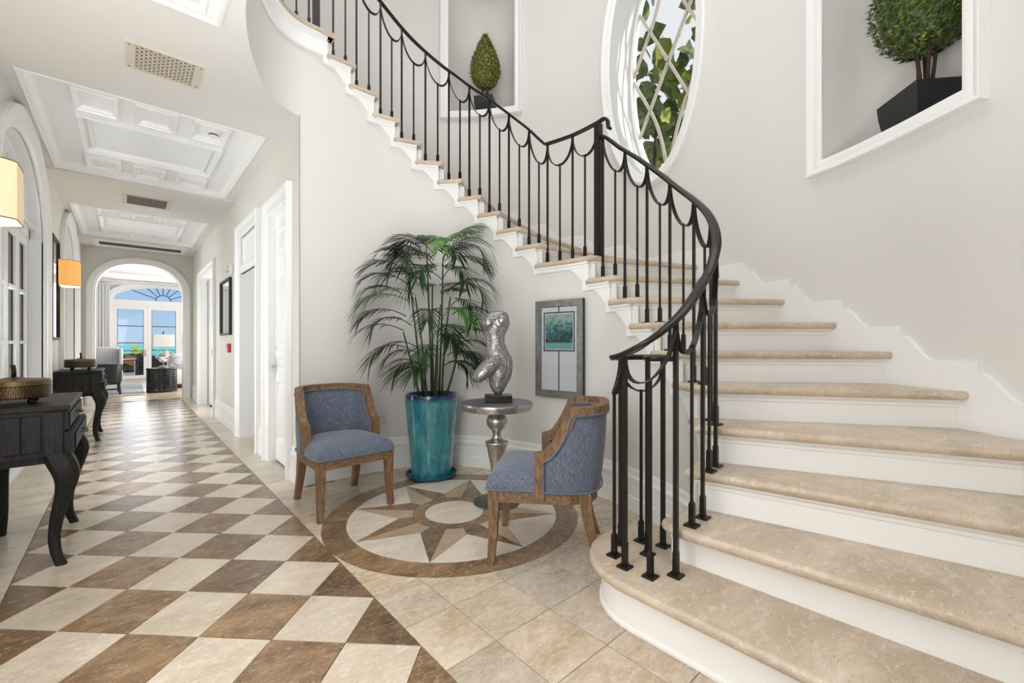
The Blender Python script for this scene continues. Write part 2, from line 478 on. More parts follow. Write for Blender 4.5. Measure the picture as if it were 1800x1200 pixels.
    def build(s, name, mat, parent=None, smooth=False, world=False, kind=None, label=None, double=None, autosmooth=None):
        me = bpy.data.meshes.new(name)
        v = s.v
        off = None
        if world and parent is not None:
            off = LOC[parent]; v = [(x-off.x, y-off.y, z-off.z) for x, y, z in v]
        me.from_pydata(v, [], s.f)
        mats = mat if isinstance(mat, (list, tuple)) else [mat]
        for m in mats: me.materials.append(m if not isinstance(m, str) else M[m])
        if len(mats) > 1: me.polygons.foreach_set('material_index', s.mi)
        if smooth: me.polygons.foreach_set('use_smooth', [True]*len(me.polygons))
        bm = bmesh.new(); bm.from_mesh(me); bmesh.ops.recalc_face_normals(bm, faces=bm.faces); 
        if autosmooth:
            for e in bm.edges:
                e.smooth = len(e.link_faces) != 2 or e.calc_face_angle(0) < autosmooth
        bm.to_mesh(me); bm.free()
        o = bpy.data.objects.new(name, me); COL.objects.link(o)
        if parent is not None: o.parent = parent; LOC[o] = LOC.get(parent, Vector((0,0,0)))
        else: LOC[o] = Vector((0,0,0))
        if kind: o['kind'] = kind
        if label: o['label'] = label
        return o
def struct(name, mb, mat, **kw): return mb.build(name, mat, kind='structure', **kw)
def inst(o, name, parent, mat=None):
    c = o.copy(); c.name = name; COL.objects.link(c); c.parent = parent; return c

def lerp(a, b, t): return a+(b-a)*t
def cr(p0, p1, p2, p3, t):
    return tuple(0.5*((2*b)+(-a+c)*t+(2*a-5*b+4*c-d)*t*t+(-a+3*b-3*c+d)*t**3) for a, b, c, d in zip(p0, p1, p2, p3))
class Spline:
    def __init__(s, pts): s.p = pts
    def at(s, t):
        n = len(s.p); t = max(0.0, min(n-1.0001, t)); i = int(t); p = s.p
        return Vector(cr(p[max(i-1,0)], p[i], p[min(i+1,n-1)], p[min(i+2,n-1)], t-i))
    def tan(s, t, e=0.02):
        d = s.at(t+e)-s.at(t-e); return d.normalized()
    def right(s, t): d = s.tan(t); return Vector((d.y, -d.x))
def smooth01(x): x = max(0, min(1, x)); return x*x*(3-2*x)

def poly_offset(poly, d):
    """inset (d>0) of a counter-clockwise polygon"""
    n = len(poly); out = []
    for i in range(n):
        p0, p1, p2 = Vector(poly[i-1]), Vector(poly[i]), Vector(poly[(i+1)%n])
        a = (p1-p0).normalized(); b = (p2-p1).normalized()
        na = Vector((-a.y, a.x)); nb = Vector((-b.y, b.x)); o = na+nb
        o = o/max(0.4, 1+na.dot(nb))
        out.append(tuple(p1+o*d))
    return out
def ccw(poly):
    n = len(poly)
    a = sum(poly[i][0]*poly[(i+1)%n][1]-poly[(i+1)%n][0]*poly[i][1] for i in range(n))
    return poly if a > 0 else poly[::-1]

# ------------------------------------------------------------------ main measures (metres)
XL, XR = -0.64, 1.04           # hall walls
YF = 11.3                      # wall with the arch at the end of the hall
YB = -3.2                      # wall behind the camera
ZS = 2.97                      # underside of the beams
ZT = 3.04                      # ceiling inside the trays
YS = 3.72                      # wall under the upper flight
TOP = 6.2
def zk(k): return 0.205+0.18*(k-1) if k <= 10 else 1.825+0.1734*(k-10)
NP = [(1.72,.968),(1.93,.966),(2.09,.99),(2.25,1.09),(2.385,1.245),(2.47,1.43),(2.54,1.63),(2.595,1.836),(2.62,2.041),(2.618,2.29),
      (2.573,2.546),(2.539,2.748),(2.486,2.947),(2.417,3.128),(2.323,3.297),(2.209,3.445),(2.051,3.556),(1.865,3.622),(1.689,3.660),(1.481,3.664),
      (1.284,3.664),(1.14,3.660),(1.04,3.652),(.945,3.612),(.84,3.515),(.74,3.35),(.65,3.135),(.588,2.94),(.545,2.76),(.525,2.62),(.515,2.4),(.515,1.5),(.515,-.5),(.515,YB)]
N = Spline(NP)                 # nosing line of the inner side of the stair, then the edge of the upper floor
def tk(k): return k-2 if k <= 10 else k-1
def NW(t, d): return N.at(t)+N.right(t)*d      # d > 0 lies behind the nosing, under the treads
OUT = {1:(1.45,-1.3),2:(1.80,-.60),3:(2.24,-.52),4:(2.60,-.27),5:(2.945,.06),6:(3.20,.33),7:(3.36,.647),8:(3.50,.977),9:(3.60,1.317),10:(3.68,1.687),
       11:(3.73,2.45),12:(3.66,2.95),13:(3.50,3.35),14:(3.33,3.68),15:(3.10,4.0),16:(2.83,4.28),17:(2.50,4.52),18:(2.12,4.67),19:(1.75,4.72),20:(1.48,4.72),21:(1.28,4.72)}
OW = Spline([(2.5,YB),(2.5,-2.0),(2.5,-1.1),(2.6,-.60),(2.75,-.25),(2.945,.06),(3.17,.35),(3.36,.647),(3.50,.977),(3.60,1.317),(3.68,1.687),(3.73,2.1),(3.73,2.5),(3.66,2.95),
             (3.50,3.35),(3.33,3.68),(3.10,4.0),(2.83,4.28),(2.50,4.52),(2.12,4.67),(1.70,4.72),(1.2,4.72),(.2,4.72),(-.64,4.72)])
def OWs():
    L = []; s = 0; last = None
    for i in range(0, (len(OW.p)-1)*40+1):
        t = i/40; p = OW.at(t)
        if last is not None: s += (p-last).length
        L.append((s, t)); last = p
    return L
OWL = OWs()
def ow_t(s):
    lo, hi = 0, len(OWL)-1
    while hi-lo > 1:
        m = (lo+hi)//2
        if OWL[m][0] <= s: lo = m
        else: hi = m
    a, b = OWL[lo], OWL[hi]
    return lerp(a[1], b[1], (s-a[0])/max(1e-9, b[0]-a[0]))
def ow(s, d=0.0):
    t = ow_t(s); p = OW.at(t); r = OW.right(t); return p+r*d      # d > 0 goes outdoors
def ow_near(pt):
    return min(OWL, key=lambda q: (OW.at(q[1])-Vector(pt)).length)[0]
SLEN = OWL[-1][0]

# ------------------------------------------------------------------ floor: stone by stone
base = MB().box(-3.2, 4.2, YB-0.2, YF+0.3, -0.12, -0.006)
floor = struct('floor', base, 'grout')
def tile(name, poly, mat, top=0.0, gap=0.0015):
    poly = poly_offset(ccw(poly), gap)
    mb = MB(); e = 0.0007
    inner = poly_offset(poly, e)
    mb.rings([[(x, y, -0.006) for x, y in poly], [(x, y, top-e) for x, y in poly], [(x, y, top) for x, y in inner]], caps=True)
    return mb.build(name, mat, floor)
XB = 0.835; D = 0.4176; Y0 = 2.2884
for b in range(-12, 46):
    for a in range(0, 7):
        if (a+b) % 2 == 0: continue
        cx, cy = XB-a*D/2, Y0+b*D/2
        if cy > YF+0.05 or cy < 0.2: continue
        hd = D/2
        if a == 0: poly = [(cx, cy-hd), (cx, cy+hd), (cx-hd, cy)]
        elif a == 6: poly = [(cx, cy+hd), (cx, cy-hd), (cx+hd, cy)]
        else: poly = [(cx-hd, cy), (cx, cy-hd), (cx+hd, cy), (cx, cy+hd)]
        dark = a % 2 == 0
        tile('brown_tile' if dark else 'cream_tile', poly, 'brown_stone' if dark else 'cream_stone')
G = 0.2985
gx0, gy0 = 1.067, 1.583
j = 0
for j in range(-3, 33):
    y0, y1 = gy0+j*G, gy0+(j+1)*G
    x1 = gx0 if y1 < 3.9 else 1.30
    if y0 < YF: tile('border_tile', [(XB, y0), (x1, y0), (x1, min(y1, YF)), (XB, min(y1, YF))], 'foyer_stone' if y1 < 3.9 else 'cream_stone')
    if y0 > 1.2 and y0 < YF: tile('border_tile', [(-.86, y0), (XB-3*D, y0), (XB-3*D, min(y1, YF)), (-.86, min(y1, YF))], 'cream_stone')
for i in range(0, 6):
    for jj in range(-4, 8):
        x0, y0 = gx0+i*G, gy0+jj*G
        if math.hypot(x0+G/2-1.67, y0+G/2-2.462) < 0.60: continue
        if y0+G < 0.3 or (x0 > 1.9 and y0 < 0.3): continue
        tile('foyer_tile', [(x0, y0), (x0+G, y0), (x0+G, y0+G), (x0, y0+G)], 'foyer_stone')
# compass rose let into the floor
MC = (1.67, 2.462)
def pol(r, deg): return (MC[0]+r*math.cos(math.radians(deg)), MC[1]+r*math.sin(math.radians(deg)))
def ringseg(r0, r1, a0, a1, n):
    return [pol(r1, lerp(a0, a1, i/n)) for i in range(n+1)]+[pol(r0, lerp(a1, a0, i/n)) for i in range(n+1)]
ZM = 0.0012
ZI = ZM-0.0001
def piece(poly, mat): return tile('medallion_piece', poly, mat, ZM, 0.0006)
cuts = [-174, -137, -104, -93, -60, -29, 8, 46, 78, 112, 150, 186]
for a0, a1 in zip(cuts[:-1], cuts[1:]): piece(ringseg(.691, .836, a0, a1, max(4, int((a1-a0)/3))), 'brown_stone')
for i in range(8):
    a = 45*i
    tip = pol(.690, a)
    v0, v1 = pol(.372, a-22.5), pol(.372, a+22.5)
    i0, i1, ic = pol(.279, a-22.5), pol(.279, a+22.5), pol(.279, a)
    piece([tip, v0]+[pol(.279, lerp(a-22.5, a, q/4)) for q in range(5)], 'brown_stone')
    piece([tip]+[pol(.279, lerp(a, a+22.5, q/4)) for q in range(5)]+[v1], 'tan_stone')
    piece([pol(.372, a+22.5)]+[pol(.690, lerp(a+45, a, q/14)) for q in range(15)][::-1], 'white_stone')
for a0, a1 in ((-170, -100), (-100, -20), (-20, 60), (60, 128), (128, 190)): piece(ringseg(.1985, .278, a0, a1, 16), 'brown_stone')
piece([pol(.1975, 360*i/48) for i in range(48)], 'white_stone')

# ------------------------------------------------------------------ hall walls
def wallseg(mb, x0, x1, y0, y1, z0, z1): mb.box(x0, x1, y0, y1, z0, z1)
D1 = (4.10, 4.71, 2.385); D2 = (5.27, 6.16, 2.0); D3 = (8.30, 10.0, 2.35)
mb = MB()
ys = [YS+0.001, D1[0], D1[1], D2[0], D2[1], D3[0], D3[1], YF]
for i in (0, 2, 4, 6): wallseg(mb, XR, XR+.22, ys[i], ys[i+1], 0, 3.3)
wallseg(mb, XR, XR+.22, D1[0], D1[1], D1[2], 3.3)
wallseg(mb, XR, XR+.22, D2[0], D2[1], 2.49, 3.3)
wallseg(mb, XR, XR+.22, D3[0], D3[1], D3[2], 3.3)
struct('wall_right', mb, 'hall_paint')
# deep white recess and its jambs behind the second opening, the pocket behind the third
mb = MB()
mb.box(XR+.22, XR+.75, D2[1], D2[1]+.05, 0, 2.1); mb.box(XR+.22, XR+.75, D2[0]-.05, D2[0], 0, 2.1)
mb.box(XR+.70, XR+.75, D2[0], D2[1], 0, 2.1); mb.box(XR, XR+.75, D2[0], D2[1], 2.0, 2.05)
mb.box(XR+.02, XR+.05, D2[0], D2[1], 2.05, 2.49)
mb.box(XR+.001, XR+.22, D2[1]-.002, D2[1]+.002, 0, 2.0)
struct('trim_recess', mb, 'trim_paint')
mb = MB()
mb.box(XR+.22, XR+.9, D3[1], D3[1]+.05, 0, 2.4); mb.box(XR+.22, XR+.9, D3[0]-.05, D3[0], 0, 2.4)
mb.box(XR+.85, XR+.9, D3[0], D3[1], 0, 2.4); mb.box(XR+.22, XR+.9, D3[0], D3[1], 2.35, 2.4)
struct('wall_pocket_room', mb, 'hall_paint')

def arch_pts(c, w, zs, rise, n=28, p=2.0):
    L = []
    for i in range(n+1):
        th = PI*i/n; ct, st = math.cos(th), math.sin(th)
        L.append((c-w*math.copysign(abs(ct)**(2/p), ct), zs+rise*abs(st)**(2/p)))
    return L
def arch_wall(a0, a1, zt, arches, f, n=28):
    """wall in the (a, z) plane with arched openings reaching the floor; f maps (a, z) to a point"""
    mb = MB(); cur = a0
    for pts in arches:
        q = [(cur, 0), (pts[0][0], 0), (pts[0][0], zt), (cur, zt)]
        mb.add([f(*p) for p in q], [(0, 1, 2, 3)])
        for p0, p1 in zip(pts[:-1], pts[1:]):
            mb.add([f(*p0), f(*p1), f(p1[0], zt), f(p0[0], zt)], [(0, 1, 2, 3)])
        cur = pts[-1][0]
    mb.add([f(*p) for p in [(cur, 0), (a1, 0), (a1, zt), (cur, zt)]], [(0, 1, 2, 3)])
    return mb
def reveal(pts, f0, f1):
    full = [(pts[0][0], 0)]+pts+[(pts[-1][0], 0)]
    mb = MB()
    for p0, p1 in zip(full[:-1], full[1:]): mb.add([f0(*p0), f0(*p1), f1(*p1), f1(*p0)], [(0, 1, 2, 3)])
    return mb
A1 = arch_pts(5.38, 1.07, 2.18, 0.66); A2 = arch_pts(8.95, 1.00, 2.18, 0.66)
def on_x(x): return lambda a, z: (x, a, z)
struct('wall_left', arch_wall(YB, YF, 3.3, [A1, A2], on_x(XL)), 'hall_paint')
struct('wall_left_outside', arch_wall(YB, YF, 3.3, [A1, A2], on_x(XL-.30)), 'stucco')
CAS_ARCH = [(0, -.01), (0, .006), (.025, .012), (.035, .022), (.06, .03), (.12, .04), (.15, .052), (.175, .05), (.18, .03), (.18, -.01)]
for nme, pts in (('trim_arch_near', A1), ('trim_arch_far', A2)):
    mb = reveal(pts, on_x(XL), on_x(XL-.30))
    path = [(XL, pts[0][0], 0)]+[(XL, a, z) for a, z in pts]+[(XL, pts[-1][0], 0)]
    mb.sweep(path, CAS_ARCH, (1, 0, 0))
    struct(nme, mb, 'trim_paint')
# wall at the end of the hall, with its stone-white arch
AE = arch_pts(0.2075, 0.6625, 2.10, 0.62, 30, 2.35)
def on_y(y): return lambda a, z: (a, y, z)
struct('wall_end', arch_wall(XL, XR+.2, 3.3, [AE], on_y(YF)), 'hall_paint')
struct('wall_end_back', arch_wall(-2.6, 3.4, 3.4, [AE], on_y(YF+.30)), 'wall_paint')
mb = reveal(AE, on_y(YF), on_y(YF+.30))
mb.sweep([(AE[0][0], YF, 0)]+[(a, YF, z) for a, z in AE]+[(AE[-1][0], YF, 0)], [(0,-.01),(0,.012),(.02,.022),(.03,.034),(.10,.04),(.125,.03),(.13,0),(.13,-.01)], (0,-1,0))
struct('trim_arch_end', mb, 'trim_paint')

# baseboards
BB = [(0,0),(.024,0),(.024,.095),(.018,.102),(.018,.185),(.013,.192),(.021,.205),(.021,.228),(.010,.245),(.008,.268),(.004,.285),(0,.29)]
CAS = [(0,0),(0,.018),(.016,.026),(.085,.028),(.097,.045),(.125,.05),(.138,.04),(.14,0)]
for nme, y0, y1 in (('baseboard_right_1', YS-.02, D1[0]-.14), ('baseboard_right_2', D1[1]+.14, D2[0]-.14), ('baseboard_right_3', D2[1]+.14, D3[0]-.14), ('baseboard_right_4', D3[1]+.14, YF)):
    struct(nme, MB().sweep([(XR, y0, 0), (XR, y1, 0)], BB, (0,0,1)), 'trim_paint')
for nme, y0, y1 in (('baseboard_left_1', 4.31-.18, YB), ('baseboard_left_2', 7.95-.18, 6.45+.18), ('baseboard_left_3', YF, 9.95+.18)):
    struct(nme, MB().sweep([(XL, y0, 0), (XL, y1, 0)], BB, (0,0,1)), 'trim_paint')
ts = [i*0.1 for i in range(4, 231)]
struct('baseboard_stair', MB().sweep([(*NW(t, .055), 0) for t in ts if NW(t,.055).x > XR-.001], BB, (0,0,1)), 'trim_paint', autosmooth=0.5)
# casings round the right-hand openings
for nme, (y0, y1, z) in (('trim_door_near', D1), ('trim_door_middle', (D2[0], D2[1], 2.44)), ('trim_door_far', D3)):
    struct(nme, MB().sweep([(XR, y1, 0), (XR, y1, z), (XR, y0, z), (XR, y0, 0)], CAS, (-1,0,0)), 'trim_paint')
mb = MB().box(XR-.022, XR+.02, D2[0], D2[1], 2.0, 2.055)
mb.box(XR-.03, XR+.02, D2[0], D2[1], 2.055, 2.075)
mb.sweep([(XR+.02, D2[1]-.05, 2.12), (XR+.02, D2[1]-.05, 2.42), (XR+.02, D2[0]+.05, 2.42), (XR+.02, D2[0]+.05, 2.12)], [(0,0),(0,.012),(-.03,.012),(-.04,0)], (-1,0,0), closed=True)
struct('trim_transom', mb, 'trim_paint')

# ------------------------------------------------------------------ ceiling of the hall: beams and two panelled trays
mb = MB()
tt = [i*0.25 for i in range(4*22, 4*33+1)]
edge = [NW(t, .055) for t in tt]; edge = [p for p in edge if p.y < YS]
pts = [(XR, YS)]+[(p.x, p.y) for p in edge]
for p0, p1 in zip(pts[:-1], pts[1:]):
    mb.add([(XL, p0[1], ZS), (p0[0], p0[1], ZS), (p1[0], p1[1], ZS), (XL, p1[1], ZS)], [(0,1,2,3)])
Y1, Y2, Y3, Y4 = 4.27, 6.55, 7.95, 10.25
mb.add([(XL, YS, ZS), (XR, YS, ZS), (XR, Y1, ZS), (XL, Y1, ZS)], [(0,1,2,3)])
mb.box(XL, XR, Y2, Y3, ZS, 3.3); mb.box(XL, XR, Y4, YF, ZS, 3.3)
mb.add([(XL, Y1, ZS), (XR, Y1, ZS), (XR, Y1, 3.3), (XL, Y1, 3.3)], [(0,1,2,3)])
XA, XC = -.57, .93
for y0, y1 in ((Y1, Y2), (Y3, Y4)):
    for a, b in ((XL, XA), (XC, XR)): mb.box(a, b, y0, y1, 2.99, 3.3)
    mb.box(XA, XC, y0, y0+.07, 2.99, 3.3); mb.box(XA, XC, y1-.05, y1, 2.99, 3.3)
struct('ceiling', mb, 'wall_paint')
mb = MB()
for y0, y1 in ((Y1, Y2), (Y3, Y4)): mb.box(XA, XC, y0, y1, ZT, 3.3)
tray = struct('ceiling_tray', mb, 'ceiling_paint')
CROWN = [(0,0),(0,.06),(-.085,.06),(-.08,.048),(-.066,.046),(-.05,.034),(-.035,.022),(-.028,.010),(-.012,.008),(-.006,-.006)]
for n_, (y0, y1) in enumerate(((Y1+.07, Y2-.05), (Y3+.07, Y4-.05))):
    struct('trim_crown_%d' % (n_+1), MB().sweep([(XA, y0, 2.985), (XA, y1, 2.985), (XC, y1, 2.985), (XC, y0, 2.985)], CROWN, (0,0,1), closed=True), 'trim_paint')
FR = [(0,0),(0,-.034),(-.008,-.042),(-.018,-.040),(-.024,-.028),(-.036,-.022),(-.042,-.008),(-.05,-.006),(-.05,0)]
FR2 = [(0,0),(0,-.016),(-.010,-.018),(-.016,0)]
def frame(x0, x1, y0, y1, prof=FR, z=ZT):
    return MB().sweep([(x0,y0,z),(x0,y1,z),(x1,y1,z),(x1,y0,z)], prof, (0,0,1), closed=True)
for oy in (0, 3.70):
    for x0 in (-.317, .048, .415):
        frame(x0, x0+.267, 4.445+oy, 4.85+oy).build('coffer_frame', 'trim_paint', tray)
        frame(x0, x0+.267, 6.00+oy, 6.40+oy).build('coffer_frame', 'trim_paint', tray)
    frame(-.317, .69, 4.97+oy, 5.86+oy).build('coffer_frame', 'trim_paint', tray)
    frame(-.25, .623, 5.04+oy, 5.79+oy, FR2).build('coffer_bead', 'trim_paint', tray)
# panel moulding on the soffit nearest the camera
mb = frame(-.50, .40, 1.0, 2.965, [(0,0),(0,-.012),(-.012,-.018),(-.03,-.022),(-.045,-.010),(-.075,-.012),(-.085,-.02),(-.10,-.014),(-.11,0)], ZS)
struct('trim_soffit_panel', mb, 'trim_paint')

# ------------------------------------------------------------------ upper floor edge, wall under the stair, curved outer wall
mb = MB()
tl = [i*0.05 for i in range(8, 33*20+1)]
def wall_top(t):
    k = 2
    for q in range(2, 22):
        if t >= tk(q): k = q
    return zk(k)-.06
prev = None
for t in tl:
    p = NW(t, .055); z0 = 0.0 if t < 22.0 else ZS
    col = (p, z0, wall_top(t))
    if prev:
        (q, a0, a1) = prev
        zz = max(a0, z0) if t >= 22 else 0.0
        mb.add([(q.x,q.y,zz), (p.x,p.y,zz), (p.x,p.y,min(a1,wall_top(t)) if 0 else a1), (q.x,q.y,a1)], [(0,1,2,3)])
    prev = col
mb.add([(NW(22,.055).x, NW(22,.055).y, 0), (XR, YS, 0), (XR, YS, 3.6), (NW(22,.055).x, NW(22,.055).y, 3.6)], [(0,1,2,3)])
struct('wall_stair', mb, 'wall_paint', smooth=True)
mb = MB()
prev = None
for t in [i*0.25 for i in range(4*19, 4*33+1)]:
    p = NW(t, .05)
    if prev: mb.add([(prev.x,prev.y,zk(21)-.02), (p.x,p.y,zk(21)-.02), (-2.2,min(p.y,3.66),zk(21)-.02), (-2.2,min(prev.y,3.66),zk(21)-.02)], [(0,1,2,3)])
    prev = p
mb.box(-2.2, 1.24, 3.78, 4.72, zk(21)-.2, zk(21)-.02)
struct('floor_upper', mb, 'tread_stone')

SA = {k: ow_near(OUT[k]) for k in OUT}
def ray_hit(px):
    """arc length on the outer wall that is met in the direction of image column px"""
    u = (px-900)/757.25; s, c = math.sin(A_CAM), math.cos(A_CAM)
    d = Vector((s+c*u, c-s*u)).normalized(); nrm = Vector((-d.y, d.x))
    best = None
    for q, t in OWL:
        p = OW.at(t)
        if p.dot(d) > 0.5 and (best is None or abs(p.dot(nrm)) < best[0]): best = (abs(p.dot(nrm)), q)
    return best[1]
NR = (ray_hit(1697), ray_hit(1449)); NR_Z = (2.35, 4.1)
NL = (ray_hit(905), ray_hit(788)); NL_Z = (3.88, 5.6)
OC = (ray_hit(1057)+ray_hit(1243))/2; OA = abs(ray_hit(1057)-ray_hit(1243))/2
OZ, OB = 3.96, 1.30
OA_IN, OB_IN = OA-.10, OB-.10
mb = MB()
def patch(s0, s1, z0, z1, n=None):
    n = n or max(1, int((s1-s0)/0.07))
    mb.grid(lambda u, v: (*ow(lerp(s0, s1, u)), lerp(z0, z1, v)), n, 1)
OR = (OC-OA-.02, OC+OA+.02)
brk = sorted([0, NR[0], NR[1], OR[0], OR[1], NL[0], NL[1], SLEN-.01])
for a, b in zip(brk[:-1], brk[1:]):
    m = (a+b)/2
    if NR[0] < m < NR[1]: patch(a, b, 0, NR_Z[0]); patch(a, b, NR_Z[1], TOP)
    elif NL[0] < m < NL[1]: patch(a, b, 0, NL_Z[0]); patch(a, b, NL_Z[1], TOP)
    elif OR[0] < m < OR[1]:
        patch(a, b, 0, OZ-OB-.02); patch(a, b, OZ+OB+.02, TOP)
        nn = 64; r0 = []; r1 = []
        for i in range(nn):
            th = 2*PI*i/nn; c_, s_ = math.cos(th), math.sin(th)
            r0.append((*ow(OC+OA_IN*c_), OZ+OB_IN*s_))
            m_ = max(abs(c_), abs(s_))
            r1.append((*ow(OC+(OA+.02)*c_/m_), OZ+(OB+.02)*s_/m_))
        mb.rings([r0, r1])
    elif b > SLEN-.1:
        e_s = ow_near((1.26, 4.72)); patch(a, e_s, 0, TOP); patch(e_s, b, zk(21)-.02, TOP)
    else: patch(a, b, 0, TOP)
struct('wall_outer', mb, 'wall_paint', smooth=True)
# niches: curved back, ledge, head
for nme, (s0, s1), (z0, z1) in (('wall_niche_right', NR, NR_Z), ('wall_niche_left', NL, NL_Z)):
    mb = MB(); n = 24
    def back(u):
        d = 0.46*(max(0, 1-abs(2*u-1)**2.6))**0.6
        return ow(lerp(s0, s1, u), d)
    mb.grid(lambda u, v: (*back(u), lerp(z0, z1, v)), n, 1)
    for z in (z0, z1): mb.grid(lambda u, v: (*(ow(lerp(s0, s1, u)).lerp(back(u), v)), z), n, 4)
    struct(nme, mb, 'niche_paint', smooth=True, autosmooth=0.6)
    # moulded frame following the curve of the wall
    mb = MB()
    fp = [(0,-.02),(0,.022),(.012,.03),(.03,.034),(.05,.03),(.062,.04),(.078,.05),(.088,.05),(.092,.0)]   # out from the opening, proud of the wall
    loop = [(lerp(s0, s1, i/20), z0) for i in range(21)]+[(s1, z1)]+[(lerp(s1, s0, i/20), z1) for i in range(21)]+[(s0, z0)]
    def corner_ring(s, z, ds, dz): return [(*ow(s+ds*u, -w), z+dz*u) for u, w in fp]
    rings = [corner_ring(s0, z0, -1, -1)]+[corner_ring(lerp(s0, s1, i/20), z0, 0, -1) for i in range(1, 20)]+[corner_ring(s1, z0, 1, -1), corner_ring(s1, z1, 1, 1)]
    rings += [corner_ring(lerp(s1, s0, i/20), z1, 0, 1) for i in range(1, 20)]+[corner_ring(s0, z1, -1, 1), corner_ring(s0, z0, -1, -1)]
    mb.rings(rings, closed=False)
    struct(nme.replace('wall', 'trim'), mb, 'trim_paint', autosmooth=0.5, smooth=True)

# ------------------------------------------------------------------ rest of the shell
struct('wall_back', MB().box(-2.2, 2.6, YB-.1, YB, 0, TOP), 'wall_paint')
struct('wall_left_upper', MB().box(-2.3, -2.2, YB, 4.8, 3.3, TOP), 'wall_paint')
struct('ceiling_foyer', MB().box(-2.4, 4.6, YB-.1, 5.4, TOP, TOP+.1), 'ceiling_paint')

# ------------------------------------------------------------------ staircase
stair = thing('staircase', 'sweeping staircase with travertine treads, white risers and scalloped white string', 'staircase', (2.4, 1.6, 0))
def tread_slab(poly, z, th=0.042):
    poly = ccw(poly); mb = MB(); rs = []
    for d, dz in ((.012, -th), (.003, -th+.008), (0, -th/2), (.003, -.009), (.008, -.003), (.016, 0)):
        rs.append([(x, y, z+dz) for x, y in poly_offset(poly, d)])
    return mb.rings(rs, caps=True)
def line_pts(a, b, n): return [tuple(Vector(a).lerp(Vector(b), i/n)) for i in range(n+1)]
def front_line(k):
    """front edge of tread k from its inner corner to the outer wall"""
    return tuple(N.at(tk(k))), OUT[k]
for k in range(1, 21):
    z = zk(k)
    if k == 1:
        c = (1.79, .97); r = .34
        poly = [(1.45, -1.3)]+[(1.45, .97)]+[(c[0]+r*math.cos(math.radians(a)), c[1]+r*math.sin(math.radians(a))) for a in range(172, 0, -8)]+[(2.12, .95), (2.2, .95), (2.2, -.8), (2.45, -.85), (2.45, -1.3)]
        stair_poly1 = poly
    else:
        t0, t1 = tk(k), tk(k+1)
        n = 14 if k == 10 else 7
        if k == 2: inner = [(1.695, .85), (1.70, .90), (1.712, .94), (1.735, .966), (1.765, .976)]+[tuple(N.at(lerp(.32, 1.12, i/6))) for i in range(7)]+[tuple(NW(1.45, .06))]
        else:
            f = N.at(t0)
            inner = [tuple(f.lerp(Vector(OUT[k]), .02))]+[tuple(N.at(lerp(t0+.04, t1+.18, i/n))) for i in range(n+1)]+[tuple(NW(t1+.42, .05))]
        b = Vector(OUT[k+1]); fdir = (Vector(OUT[k+1])-Vector(OUT[k])).normalized()
        back = tuple(b+fdir*.15); outer = OUT[k]
        poly = inner+[back, outer]
    tread_slab(poly, z).build('tread', 'tread_stone', stair, world=True, smooth=True, autosmooth=0.7)
# landing nosing
mb = MB()
ed = [NW(t, 0) for t in [20+i*.2 for i in range(0, 66)]]
prof = [(.0, -.042), (-.008, -.034), (-.012, -.02), (-.008, -.008), (0, 0), (.09, 0), (.09, -.042)]
rings = []
for i, p in enumerate(ed):
    t = 20+i*.2; r = N.right(t)
    rings.append([(p.x+r.x*(u+.012), p.y+r.y*(u+.012), zk(21)+w) for u, w in prof])
mb.rings(rings, caps=True)
a = Vector(N.at(20)); b = Vector(OUT[21])
mb.rings([[(a.x+w1, a.y, zk(21)+w2) for w1, w2 in ((.012,-.042),(.012,0),(-.1,0),(-.1,-.042))], [(b.x+w1, b.y, zk(21)+w2) for w1, w2 in ((.012,-.042),(.012,0),(-.1,0),(-.1,-.042))]], caps=True)
mb.build('landing_nosing', 'tread_stone', stair, world=True)

SET = 0.045
for k in range(1, 22):
    zt = zk(k)-.042; zb = 0.0 if k == 1 else zk(k-1)
    mb = MB()
    if k == 1:
        inner = poly_offset(ccw(stair_poly1), .055)
        mb.rings([[(x, y, 0) for x, y in inner], [(x, y, zt) for x, y in inner]])
        mo = poly_offset(ccw(stair_poly1), .045)
        mb.rings([[(x, y, 0) for x, y in mo], [(x, y, .012) for x, y in mo], [(x, y, .018) for x, y in inner]])
    else:
        if k == 2: a = Vector((1.745, .93)); b = Vector(OUT[2])
        else:
            a = NW(tk(k), .028); b = Vector(OUT[k])
        dirv = (b-a).normalized(); nx = Vector((-dirv.y, dirv.x))
        if nx.dot(N.tan(tk(k)+.3)) < 0: nx = -nx
        a = a+nx*SET; b = b+nx*SET
        def q(p, d, z): return (p.x-nx.x*d, p.y-nx.y*d, z)
        mb.add([q(a,0,zb), q(b,0,zb), q(b,0,zt), q(a,0,zt)], [(0,1,2,3)])
        # cove under the nosing
        mb.rings([[q(p, 0, zt-.040), q(p, .006, zt-.036), q(p, .008, zt-.022), q(p, .020, zt-.010), q(p, .022, zt)] for p in (a, b)], closed=False)
        e = a+dirv*.07
    mb.build('riser', 'riser_paint', stair, world=True)
